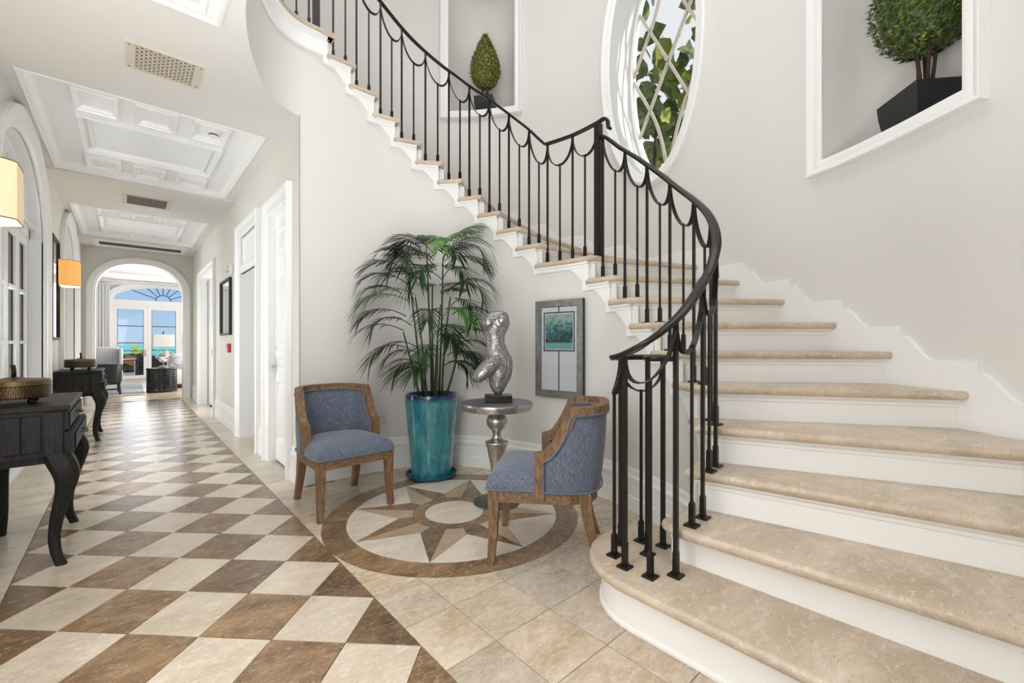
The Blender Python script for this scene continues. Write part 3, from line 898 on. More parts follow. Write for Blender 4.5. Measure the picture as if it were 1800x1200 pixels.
# scalloped brackets of the inner string
def s_curve(x): return 0.5-0.5*math.cos(PI*x)
for k in range(2, 22):
    t0 = tk(k) if k > 2 else .05
    t1 = tk(k+1) if k < 21 else 30.0
    z = zk(k); zp = zk(k-1); rise = z-zp
    L = [(0, N.at(t0))]
    n = 400 if k == 21 else (60 if k == 10 else 36)
    tr = [lerp(t0, t1, i/n) for i in range(n+1)]
    # arc lengths
    s = [0.0]
    for i in range(1, n+1): s.append(s[-1]+(N.at(tr[i])-N.at(tr[i-1])).length)
    Ls = s[-1]
    def t_of(x):
        x = max(0, x)
        if x >= Ls: return t1+(x-Ls)/max(1e-6, Ls)*(t1-t0)
        for i in range(1, n+1):
            if s[i] >= x: return lerp(tr[i-1], tr[i], (x-s[i-1])/max(1e-9, s[i]-s[i-1]))
        return t1
    tab = .05 if k < 21 else 0
    x0, x1 = SET+.0, Ls+SET
    run = min(.20, x1-x0-.035)
    cols = []
    nc = 90 if k == 21 else 30
    drop = .085
    for i in range(nc+1):
        if k == 21:
            x = lerp(x0, Ls, i/nc)
        else: x = lerp(x0, x1+.045, i/nc)
        if k == 21:
            zl = z-.20
            if x < x0+.30: zl = z-.20
        else:
            xs = (x-x0)/run
            if x > x1: zl = z-drop
            elif xs >= 1: zl = z-drop
            else: zl = lerp(zp-drop+.05, z-drop, s_curve(min(1, max(0, (xs-.0)/1.0))))
        zu = z-.040
        if k < 21 and x > x1-.001+.0: zu = z+.05
        cols.append((x, zl, zu))
    if k < 21: 
        cols = [c for c in cols if c[0] <= x1]+[(x1, z-drop, z-.04), (x1+.0005, z-drop, z+.1), (x1+.045, z-drop, z+.1)]
    mb = MB(); r0 = []; 
    for x, zl, zu in cols:
        t = t_of(x); p = NW(t, .055); f = NW(t, .030)
        r0.append([(p.x,p.y,zl), (f.x,f.y,zl), (f.x,f.y,zu), (p.x,p.y,zu)])
    mb.rings(r0, caps=True)
    # moulding under the tread end
    r1 = []
    for x, zl, zu in cols:
        if k < 21 and x > x1-.01: break
        t = t_of(x); zt = z-.042
        r1.append([(*NW(t, d), zz) for d, zz in ((.032, zt-.042), (.026, zt-.038), (.024, zt-.022), (.012, zt-.010), (.010, zt), (.032, zt))])
    mb.rings(r1, caps=True)
    mb.build('string_bracket', 'trim_paint', stair, world=True)
# scalloped skirting on the outer wall
mb = MB(); rings = []
for k in range(20, 1, -1):
    sf, sb = SA[k]-.025, SA[k+1]-.025          # front and back of the tread along the wall
    z = zk(k)+.14; zn = zk(k+1)+.14
    seq = [(sb, zn), (sb-.0005, zn-.05)]
    run = min(.17, (sb-sf)*.62)
    for i in range(1, 13):
        u = i/12; seq.append((sb-.0005-run*u, lerp(zn-.05, z, s_curve(u))))
    seq.append((sf, z))
    for s_, zt in seq:
        rings.append([(*ow(s_, .01), zk(k)-.25), (*ow(s_, -.022), zk(k)-.25), (*ow(s_, -.022), zt), (*ow(s_, .01), zt)])
mb.rings(rings, caps=True)
mb.build('wall_skirting', 'trim_paint', stair, world=True)

# ------------------------------------------------------------------ wrought iron railing
rail = thing('stair_railing', 'black wrought iron railing with draped arches along the inner edge of the staircase', 'railing', (2.4, 1.6, 0))
VOL = [(1.77,.845,1.335),(1.664,.863,1.25),(1.579,.928,1.165),(1.568,1.04,1.105),(1.618,1.128,1.088),(1.734,1.172,1.085),(1.832,1.125,1.085),(1.862,1.029,1.085),(1.82,.955,1.085),(1.75,.945,1.085),(1.705,.99,1.085),(1.738,1.034,1.085)]
LOW = {1:1.44,2:1.63,3:1.83,4:2.01,5:2.20,6:2.39,7:2.575,8:2.755}
UPP = {8:2.862,9:2.853,10:2.853,11:3.07,12:3.27,13:3.455}
for k in range(15, 22): UPP[tk(k)] = zk(k)+.93
for t in range(21, 32): UPP[t] = zk(21)+.93
def interp(tab, t):
    a = int(math.floor(t)); a = max(min(tab), min(max(tab)-1, a)); f = t-a
    g = lambda i: tab[max(min(tab), min(max(tab), i))]
    return cr((g(a-1),), (g(a),), (g(a+1),), (g(a+2),), f)[0]
def lin(tab, t):
    a = max(min(tab), min(max(tab)-1, int(math.floor(t)))); return lerp(tab[a], tab[a+1], max(0, min(1, t-a)))
RO = 0.10
def low_pt(u):
    """lower rail: u < 0 runs round the volute, u >= 1 up the stair"""
    p = NW(u, RO); return Vector((p.x, p.y, interp(LOW, u)))
VS = Spline([tuple(NW(1.0, RO))+(1.44,)]+VOL)
low_path = [VS.at(i/8) for i in range(len(VOL)*8, 0, -1)]+[low_pt(1+i*.1) for i in range(0, 70)]
NEW = NW(8.03, RO)
low_path.append(Vector((NEW.x, NEW.y, 2.752)))
def hr(path, w, h):
    mb = MB()
    rings = []
    n = len(path)
    for i, p in enumerate(path):
        t = (path[min(i+1, n-1)]-path[max(i-1, 0)]); flat = Vector((t.x, t.y, 0)).normalized(); side = Vector((flat.y, -flat.x, 0)); t.normalize(); upv = side.cross(t)
        rings.append([p+side*(a*w)+upv*(b*h) for a, b in ((-.7,-1),(.7,-1),(.85,-.35),(1,-.1),(1,.4),(.7,.85),(.25,1),(-.25,1),(-.7,.85),(-1,.4),(-1,-.1),(-.85,-.35))])
    return mb.rings(rings, caps=True)
hr(low_path, .023, .0125).build('handrail', 'black_iron', rail, world=True, smooth=True, autosmooth=0.8)
def upp_pt(t):
    p = NW(t, RO); return Vector((p.x, p.y, lin(UPP, t)))
up_path = [upp_pt(8.03+i*.1) for i in range(0, 220)]
d0 = (up_path[0]-up_path[1]).normalized()
hook = [up_path[0]+d0*a+Vector((0,0,b)) for a, b in ((.05,.005),(.075,-.005),(.092,-.03),(.095,-.06),(.100,-.085),(.112,-.095))]
hr(hook[::-1]+up_path, .020, .011).build('handrail', 'black_iron', rail, world=True, smooth=True, autosmooth=0.8)

def baluster(x, y, z0, z1, plate=True, r=.0055):
    mb = MB()
    mb.box(x-r, x+r, y-r, y+r, z0, z1)
    mb.rings([[(x+a*q, y+b*q, z) for a, b in ((-1,-1),(1,-1),(1,1),(-1,1))] for q, z in ((.0105, z0), (.0105, z0+.092), (r, z0+.104))], caps=True)
    o = mb.build('baluster', 'black_iron', rail, world=True)
    pb = MB()
    pb.rings([[(x+a*q, y+b*q, z) for a, b in ((-1,-1),(1,-1),(1,1),(-1,1))] for q, z in ((.026, z0), (.026, z0+.006), (.024, z0+.009), (.013, z0+.011))], caps=True)
    LOC[o] = LOC[rail]
    pb.build('base_plate', 'black_iron', o, world=True)
    return o
def swag(fa, n=16, depth=.19):
    """flat iron ribbon hung between two tall balusters; fa(u) gives the rail underside at u in 0..1"""
    pts = []; rad = []
    for i in range(n+1):
        u = i/n
        x = 0.5-0.5*math.cos(PI*u)
        p = fa(x); d = depth*math.sqrt(max(0, 1-(2*x-1)**2))
        pts.append(p-Vector((0,0,d+.012)))
    def upv(i):
        a = pts[max(i-1,0)]; b = pts[min(i+1,n)]; t = Vector((b.x-a.x, b.y-a.y, 0)); 
        return Vector((t.y, -t.x, 0)).normalized() if t.length > 1e-6 else Vector((1,0,0))
    MB().tube(pts, 1.0, flat=(.0035, .012), up=upv).build('swag', 'black_iron', rail, world=True)
# balusters on the flight below the newel
tall = []
for k in range(2, 10):
    for f, is_tall in ((.28, False), (.84, True)):
        t = tk(k)+f
        if k == 2: t = -1
        if k == 2:
            x, y = ((1.766, .845), (1.882, .852))[is_tall]
            zr = (1.335, 1.405)[is_tall]; z1 = zr-.012 if is_tall else zr-.19
        else:
            p = NW(t, RO); x, y = p.x, p.y; zr = interp(LOW, t); z1 = zr-.01 if is_tall else zr-.19
            if is_tall: tall.append(t)
        baluster(x, y, zk(k), z1, r=.0072 if is_tall else .0055)
for a, b in zip(tall[:-1], tall[1:]): swag(lambda u, a=a, b=b: low_pt(lerp(a, b, u)))
T2b = Vector((1.882, .852, 1.405)); T3b = low_pt(tall[0])
swag(lambda u: Vector((lerp(T2b.x, T3b.x, u), lerp(T2b.y, T3b.y, u)-.012*4*u*(1-u), lerp(T2b.z, T3b.z, u))))
vt = [(1.664,.863,1.25),(1.568,1.04,1.105),(1.734,1.172,1.085),(1.862,1.029,1.085)]
vs_ = [(1.579,.928,1.165),(1.618,1.128,1.088),(1.832,1.125,1.085)]
for x, y, z in vt: baluster(x, y, zk(1), z-.01, r=.0085)
for x, y, z in vs_: baluster(x, y, zk(1), z-.155)
baluster(1.738, 1.034, zk(1), 1.08, r=.0085)
def vparam(p): return min(range(0, len(VOL)*20), key=lambda i: (VS.at(i/20)-Vector(p)).length)/20
for a, b in zip(vt[:-1], vt[1:]):
    ia, ib = vparam(a), vparam(b)
    swag(lambda u, ia=ia, ib=ib: VS.at(lerp(ia, ib, u)), depth=.15)
ia = vparam(vt[0])
ib = vparam((1.882, .852, 1.405)) if False else 0.25
swag(lambda u: VS.at(lerp(ia, ib, u)))
# newel and the flight above it
def post(x, y, z0, z1, r=.024):
    mb = MB().box(x-r, x+r, y-r, y+r, z0, z1)
    mb.box(x-r-.004, x+r+.004, y-r-.004, y+r+.004, z0, z0+.012)
    return mb.build('newel_post', 'black_iron', rail, world=True)
post(NEW.x, NEW.y, zk(10), 2.845)
utall = [8.03, 9.0, 9.9]
for t, is_tall in ((8.55, False), (9.0, True), (9.43, False), (9.9, True)):
    p = NW(t, RO); zr = lin(UPP, t)
    baluster(p.x, p.y, zk(10), zr-.01 if is_tall else zr-.20, r=.0068 if is_tall else .0055)
for k in range(11, 21):
    for f, is_tall in ((.32, False), (.84, True)):
        t = tk(k)+f; p = NW(t, RO); zr = lin(UPP, t)
        baluster(p.x, p.y, zk(k), zr-.01 if is_tall else zr-.20, r=.0068 if is_tall else .0055)
        if is_tall: utall.append(t)
land = [(20.35, 0), (21.2, 1), (22.0, 0), (22.9, 1), (24.0, 0), (24.7, 1), (25.4, 0), (26.1, 1)]
p = NW(20.72, RO); post(p.x, p.y, zk(21), zk(21)+.93)
for t, is_tall in land[1:]:
    p = NW(t, RO); zr = lin(UPP, t)
    baluster(p.x, p.y, zk(21), zr-.01 if is_tall else zr-.20, r=.0068 if is_tall else .0055)
    if is_tall: utall.append(t)
for a, b in zip(utall[:-1], utall[1:]): swag(lambda u, a=a, b=b: upp_pt(lerp(a, b, u)), depth=.20)

# ------------------------------------------------------------------ doors and windows
door = bpy.data.objects.new('door_1', None); COL.objects.link(door); door['kind'] = 'structure'; LOC[door] = Vector((0,0,0))
y0, y1, zt = D1
XD = XR+.045
def panel_leaf(mb, x, y0, y1, z0, z1, rects, th=.04):
    """flat leaf facing -x with raised and fielded panels"""
    mb.box(x, x+th, y0, y1, z0, z1)
    for a, b, c, d in rects:
        mb.sweep([(x, b, c), (x, b, d), (x, a, d), (x, a, c)], [(0,0),(0,.016),(-.012,.020),(-.022,.004),(-.026,-.004)], (-1,0,0), closed=True)
        mb.rings([[(x-h, a+q, c+q), (x-h, b-q, c+q), (x-h, b-q, d-q), (x-h, a+q, d-q)] for q, h in ((.040, 0), (.070, .016), (.074, .016))], caps=True)
mb = MB(); panel_leaf(mb, XD, y0+.012, y1-.012, .02, zt-.012, [(y0+.12, y1-.12, .22, .80), (y0+.12, y1-.12, .87, 1.02), (y0+.12, y1-.12, 1.08, 1.83), (y0+.12, y1-.12, 1.97, 2.24)])
mb.build('leaf', 'trim_paint', door)
mb = MB(); mb.box(XR+.001, XR+.10, y0, y0+.012, 0, zt); mb.box(XR+.001, XR+.10, y1-.012, y1, 0, zt); mb.box(XR+.001, XR+.10, y0, y1, zt-.012, zt)
mb.box(XR+.10, XR+.21, y0-.05, y1+.05, 0, zt)
mb.build('jamb', 'trim_paint', door)
mb = MB(); yh = y1-.07
mb.rings([[(XD-w, yh+a, z+b) for a, b in ((-.018,0),(.018,0))] for z, b_, w in ()] or [[(XD, yh-.019, .83), (XD, yh+.019, .83), (XD, yh+.019, 1.04), (XD, yh-.019, 1.04)], [(XD-.009, yh-.016, .84), (XD-.009, yh+.016, .84), (XD-.009, yh+.016, 1.03), (XD-.009, yh-.016, 1.03)]], caps=True)
mb.tube([(XD-.005, yh, .935), (XD-.05, yh, .935)], .009, 8); mb.tube([(XD-.046, yh-.004, .935), (XD-.05, yh-.05, .938), (XD-.05, yh-.105, .93)], [.011, .009, .012], 8)
mb.build('handle', 'chrome', door, smooth=True, autosmooth=.6, label='chrome lever handle')
mb = MB().lathe([(.022, 0), (.02, .008), (.012, .012), (.0, .012)], 14)
mb.v = [(XD-z, yh+x, 1.10+y) for x, y, z in mb.v]
mb.build('lock_rosette', 'chrome', door, smooth=True)
for z in (.30, 1.25, 2.12):
    MB().tube([(XD-.006, y0+.012, z-.05), (XD-.006, y0+.012, z+.05)], .006, 8).build('hinge', 'chrome', door)
# sliding door half pulled out of its pocket in the third opening
door2 = bpy.data.objects.new('door_2', None); COL.objects.link(door2); door2['kind'] = 'structure'; LOC[door2] = Vector((0,0,0))
MB().box(XR+.12, XR+.16, D3[1]-.50, D3[1]-.02, .01, D3[2]-.02).build('leaf', 'trim_paint', door2)
MB().box(XR+.118, XR+.122, D3[1]-.50, D3[1]-.485, .01, D3[2]-.02).build('gap_strip', 'dark_slot', door2)  # thin dark strip on the leaf edge, drawn as the gap line
MB().box(XR+.112, XR+.119, D3[1]-.46, D3[1]-.42, .92, 1.05).build('pull', 'gunmetal', door2)
MB().box(XR+.08, XR+.19, D3[1]-.56, D3[1]-.44, 0, .03).build('floor_guide', 'frame_black', door2)
mb = MB(); mb.box(XR+.001, XR+.21, D3[0], D3[0]+.015, 0, D3[2]); mb.box(XR+.001, XR+.09, D3[1]-.015, D3[1], 0, D3[2]); mb.box(XR+.001, XR+.21, D3[0], D3[1], D3[2]-.015, D3[2])
mb.build('jamb', 'trim_paint', door2)

def french_arch(idx, pts, c, w):
    """glazed doors under an arched fanlight, set back in the left wall"""
    win = bpy.data.objects.new('window_%d' % idx, None); COL.objects.link(win); win['kind'] = 'structure'; LOC[win] = Vector((0,0,0))
    x = XL-.12; zs = 2.19
    mb = MB()
    full = [(pts[0][0], 0)]+list(pts)+[(pts[-1][0], 0)]
    mb.sweep([(x, a, z) for a, z in full], [(0,-.03),(0,.03),(-.05,.03),(-.05,.012),(-.06,.012),(-.06,-.03)], (1,0,0))
    mb.box(x-.03, x+.03, c-w, c+w, zs, zs+.09); mb.box(x-.04, x+.065, c-w, c+w, zs+.09, zs+.115)
    mb.box(x-.04, x+.05, c-w, c+w, 0, .03)
    mb.build('frame', 'trim_paint', win)
    n = 4; pw = (2*w-.12)/n
    for i in range(n):
        a0 = c-w+.06+i*pw; a1 = a0+pw
        mb = MB(); s = .085
        mb.box(x-.02, x+.02, a0+.002, a0+s, .03, zs); mb.box(x-.02, x+.02, a1-s, a1-.002, .03, zs)
        mb.box(x-.02, x+.02, a0+s, a1-s, .03, .20); mb.box(x-.02, x+.02, a0+s, a1-s, zs-.09, zs)
        for z in (.68, 1.16, 1.64): mb.box(x-.014, x+.026, a0+s, a1-s, z-.014, z+.014)
        leaf = mb.build('door_leaf', 'trim_paint', win)
        mb = MB()
        for e0, e1 in ((a0+s, a0+s+.012), (a1-s-.012, a1-s)): mb.box(x-.012, x+.002, e0, e1, .2, zs-.09)
        mb.box(x-.012, x+.002, a0+s, a1-s, zs-.10, zs-.09)
        mb.build('dark_pane_edge', 'frame_black', leaf)  # dark strips painting the reflections along the glass edges
        MB().box(x-.006, x-.002, a0+s, a1-s, .2, zs-.09).build('pane', 'pane_glass', leaf)
    zf = zs+.115
    P = [(a, z) for a, z in pts if z > zf]
    P = [(c+(a-c)*(1-.055/w), z-.05) for a, z in P]
    mb = MB(); mb.add([(x, a, max(zf, z)) for a, z in P], [tuple(range(len(P)))]); mb.build('fanlight_pane', 'pane_glass', win)
    mb = MB()
    for k in range(1, 6):
        th = PI*k/6
        mb.tube([(x+.01, c-.22*math.cos(th), zf+.16*math.sin(th)), (x+.01, c-(w-.05)*math.cos(th), zf+(.46)*math.sin(th))], 1, flat=(.010, .010), up=(1,0,0))
    mb.tube([(x+.01, c-.22*math.cos(PI*i/12), zf+.16*math.sin(PI*i/12)) for i in range(13)], 1, flat=(.010, .010), up=(1,0,0))
    mb.build('fanlight_bar', 'trim_paint', win)
french_arch(1, A1, 5.38, 1.07)
french_arch(2, A2, 8.95, 1.00)

# oval window
win = bpy.data.objects.new('window_3', None); COL.objects.link(win); win['kind'] = 'structure'; LOC[win] = Vector((0,0,0))
oc = ow(OC); orr = OW.right(ow_t(OC)); otan = OW.tan(ow_t(OC))
GD = .30                                              # how far the glazing is set back
def ov(a, b, d):  # a along the wall (left positive up the stair), b up, d outdoors
    return (*(oc+otan*a+orr*d), OZ+b)
nn = 72
def ring_wall(sc, d): return [(*ow(OC+(OA_IN+sc)*math.cos(2*PI*i/nn), d), OZ+(OB_IN+sc)*math.sin(2*PI*i/nn)) for i in range(nn)]
def ring_flat(sc, d): return [ov((OA_IN+sc)*math.cos(2*PI*i/nn), (OB_IN+sc)*math.sin(2*PI*i/nn), d) for i in range(nn)]
mb = MB(); mb.rings([ring_wall(a, b) for a, b in ((0, .03), (0, -.02), (.015, -.028), (.04, -.03), (.055, -.045), (.085, -.05), (.10, -.04), (.105, .01))])
mb.build('casing', 'trim_paint', win, smooth=True, autosmooth=.7)
mb = MB(); mb.rings([ring_wall(0, .0), ring_flat(0, GD), ring_flat(-.02, GD), ring_flat(-.025, GD-.03), ring_flat(-.055, GD-.03), ring_flat(-.06, GD+.02)])
mb.build('reveal', 'trim_paint', win, smooth=True, autosmooth=.6)
mb = MB(); r_ = ring_flat(-.03, GD); mb.add(r_, [tuple(range(nn))]); mb.build('pane', 'pane_glass', win)
ga, gb = OA_IN-.055, OB_IN-.055
def bar(path):
    q = []
    for i in range(len(path)-1):
        for j in range(6): q.append((lerp(path[i][0], path[i+1][0], j/6), lerp(path[i][1], path[i+1][1], j/6)))
    q.append(path[-1])
    return q
def bez(p0, p1, p2, n=12):
    return [((1-t)**2*p0[0]+2*t*(1-t)*p1[0]+t*t*p2[0], (1-t)**2*p0[1]+2*t*(1-t)*p1[1]+t*t*p2[1]) for t in [i/n for i in range(n+1)]]
bars = [[(-.82, .57), (.82, -.57)], [(-.82, -.57), (.82, .57)]]
for sx in (-1, 1):
    for sy in (-1, 1):
        bars.append([(sx*1.0, sy*.02), (sx*.5, sy*.36)][:1]+bez((sx*.5, sy*.36), (sx*.14, sy*.62), (sx*.03, sy*.99)))
for b_ in bars:
    mb = MB(); mb.tube([ov(-a*ga, z*gb, GD-.012) for a, z in bar(b_)], 1, flat=(.013, .012), up=tuple((-orr).to_3d())); mb.build('muntin', 'muntin_beige', win)

# ------------------------------------------------------------------ small fittings
def vent(name_label, x0, x1, y0, y1, z, holes, gm='vent_cream'):
    t = thing('ceiling_vent', name_label, 'vent', ((x0+x1)/2, (y0+y1)/2, z))
    mb = MB(); e = .045
    mb.box(x0, x0+e, y0, y1, z-.008, z); mb.box(x1-e, x1, y0, y1, z-.008, z); mb.box(x0+e, x1-e, y0, y0+.02, z-.008, z); mb.box(x0+e, x1-e, y1-.02, y1, z-.008, z)
    mb.build('frame', 'vent_cream', t, world=True)
    MB().box(x0+.03, x1-.03, y0+.015, y1-.015, z-.002, z-.0005).build('backing', 'dark_slot', t, world=True)
    mb = MB()
    xa, xb, ya, yb = x0+e, x1-e, y0+.02, y1-.02
    st = holes
    nx, ny = int((xb-xa)/st), int((yb-ya)/st)
    for i in range(nx+1): 
        x = xa+(xb-xa)*i/nx; mb.box(x-st*.16, x+st*.16, ya, yb, z-.006, z-.004)
    for j_ in range(ny+1):
        y = ya+(yb-ya)*j_/ny; mb.box(xa, xb, y-st*.16, y+st*.16, z-.0065, z-.0045)
    for i in range(nx):
        for j_ in range(ny):
            if (i+j_) % 2 == 0:
                x = xa+(xb-xa)*(i+.5)/nx; y = ya+(yb-ya)*(j_+.5)/ny; q = st*.30
                mb.add([(x-q,y,z-.0058),(x,y-q,z-.0058),(x+q,y,z-.0058),(x,y+q,z-.0058)], [(0,1,2,3)])
    mb.build('grille', gm, t, world=True, kind='stuff')
    for sx in (x0+.018, x1-.018):
        for sy in (y0+.03, y1-.03): MB().ball((sx, sy, z-.008), .005, 8, 4).build('screw', 'gunmetal', t, world=True)
vent('cream pierced air vent in the soffit beside the curved upper floor', -.01, .38, 3.46, 3.79, ZS, .021)
vent('air vent in the middle ceiling beam between two panelled trays', -.05, .43, 7.03, 7.49, ZS, .024, 'vent_dark')
t = thing('slot_vent', 'long narrow air slot with white frame at the far end of the hall ceiling', 'vent', (.2, 10.7, ZS))
mb = MB()
for a0, a1, b0, b1 in ((-.45,-.38,10.37,11.05),(.79,.86,10.37,11.05),(-.38,.79,10.37,10.54),(-.38,.79,10.86,11.05)): mb.box(a0, a1, b0, b1, ZS-.012, ZS)
mb.build('frame', 'ceiling_paint', t, world=True)
MB().box(-.38, .79, 10.54, 10.86, ZS-.003, ZS-.001).build('backing', 'dark_slot', t, world=True)
for i in range(9): MB().box(-.38, .79, 10.55+i*.036, 10.558+i*.036, ZS-.010, ZS-.003).build('blade', 'vent_dark', t, world=True)
t = thing('smoke_detector', 'round white smoke detector on the panelled tray ceiling', 'detector', (.575, 4.655, ZT))
MB().lathe([(.055, 0), (.055, -.012), (.05, -.02), (.035, -.024), (.033, -.04), (.022, -.048), (.0005, -.048)], 24, (.575, 4.655, ZT)).build('housing', 'white_plastic', t, world=True, smooth=True, autosmooth=.5)
MB().lathe([(.036, -.025), (.036, -.034), (.034, -.034)], 20, (.575, 4.655, ZT), caps=False).build('sensor_slot', 'dark_slot', t, world=True)

t = thing('wall_mirror', 'narrow black framed mirror on the right hall wall above the red fire alarm', 'mirror', (XR, 7.17, 1.65))
yy0, yy1, z0, z1 = 6.76, 7.55, 1.265, 2.035
MB().sweep([(XR, yy1, z0), (XR, yy1, z1), (XR, yy0, z1), (XR, yy0, z0)], [(0,0),(0,.035),(-.028,.035),(-.03,.02),(-.03,0)], (-1,0,0), closed=True).build('frame', 'frame_black', t, world=True)
MB().box(XR-.016, XR-.001, yy0+.03, yy1-.03, z0+.03, z1-.03).build('mirror_plate', 'mirror_glass', t, world=True)
t = thing('fire_alarm_pull', 'small red and white fire alarm box under the mirror on the right hall wall', 'alarm', (XR, 6.76, 1.09))
MB().bbox(XR-.055, XR-.02, 6.70, 6.82, 1.03, 1.15, .008).build('red_cover', 'red_plastic', t, world=True)
MB().box(XR-.02, XR-.001, 6.69, 6.83, 1.02, 1.16).build('back_box', 'white_plastic', t, world=True)
MB().box(XR-.062, XR-.054, 6.725, 6.795, 1.06, 1.08).build('pull_bar', 'white_plastic', t, world=True)
t = thing('alarm_sounder', 'white alarm sounder with strobe above the mirror on the right hall wall', 'alarm', (XR, 6.72, 2.13))
MB().bbox(XR-.045, XR-.001, 6.66, 6.78, 2.06, 2.19, .008).build('housing', 'white_plastic', t, world=True)
MB().ball((XR-.045, 6.72, 2.10), .02, 10, 6).build('strobe', 'crystal', t, world=True, smooth=True)
for i in range(3): MB().box(XR-.047, XR-.044, 6.69, 6.75, 2.14+i*.012, 2.146+i*.012).build('slot', 'red_plastic', t, world=True)
def outlet(label, origin, u, nrm):
    """duplex outlet plate: origin at centre, u along the wall, nrm into the room"""
    t = thing('wall_outlet', label, 'outlet', origin)
    U, Nn, Z = Vector(u), Vector(nrm), Vector((0,0,1)); O = Vector((0,0,0))
    def bx(mb, a0, a1, b0, b1, d0, d1):
        vs = [O+U*a+Z*b+Nn*d for d in (d0, d1) for a, b in ((a0,b0),(a1,b0),(a1,b1),(a0,b1))]
        mb.add(vs, [(3,2,1,0),(4,5,6,7),(0,1,5,4),(1,2,6,5),(2,3,7,6),(3,0,4,7)]); return mb
    bx(MB(), -.037, .037, -.058, .058, .001, .006).build('plate', 'white_plastic', t)
    for s in (-1, 1):
        r = bx(MB(), -.017, .017, s*.026-.015, s*.026+.015, .006, .0085).build('receptacle', 'white_plastic', t)
        mb = MB(); bx(mb, -.009, -.006, s*.026-.004, s*.026+.007, .0085, .0092); bx(mb, .006, .009, s*.026-.004, s*.026+.007, .0085, .0092); bx(mb, -.002, .002, s*.026-.011, s*.026-.007, .0085, .0092)
        mb.build('socket_slot', 'dark_slot', r)
outlet('white duplex outlet on the wall between the left blue chair and the palm pot', (1.74, YS-.0095, .455), (1,0,0), (0,-1,0))
outlet('white outlet low on the right hall wall beside the white recess', (XR, 6.76, .46), (0,1,0), (-1,0,0))

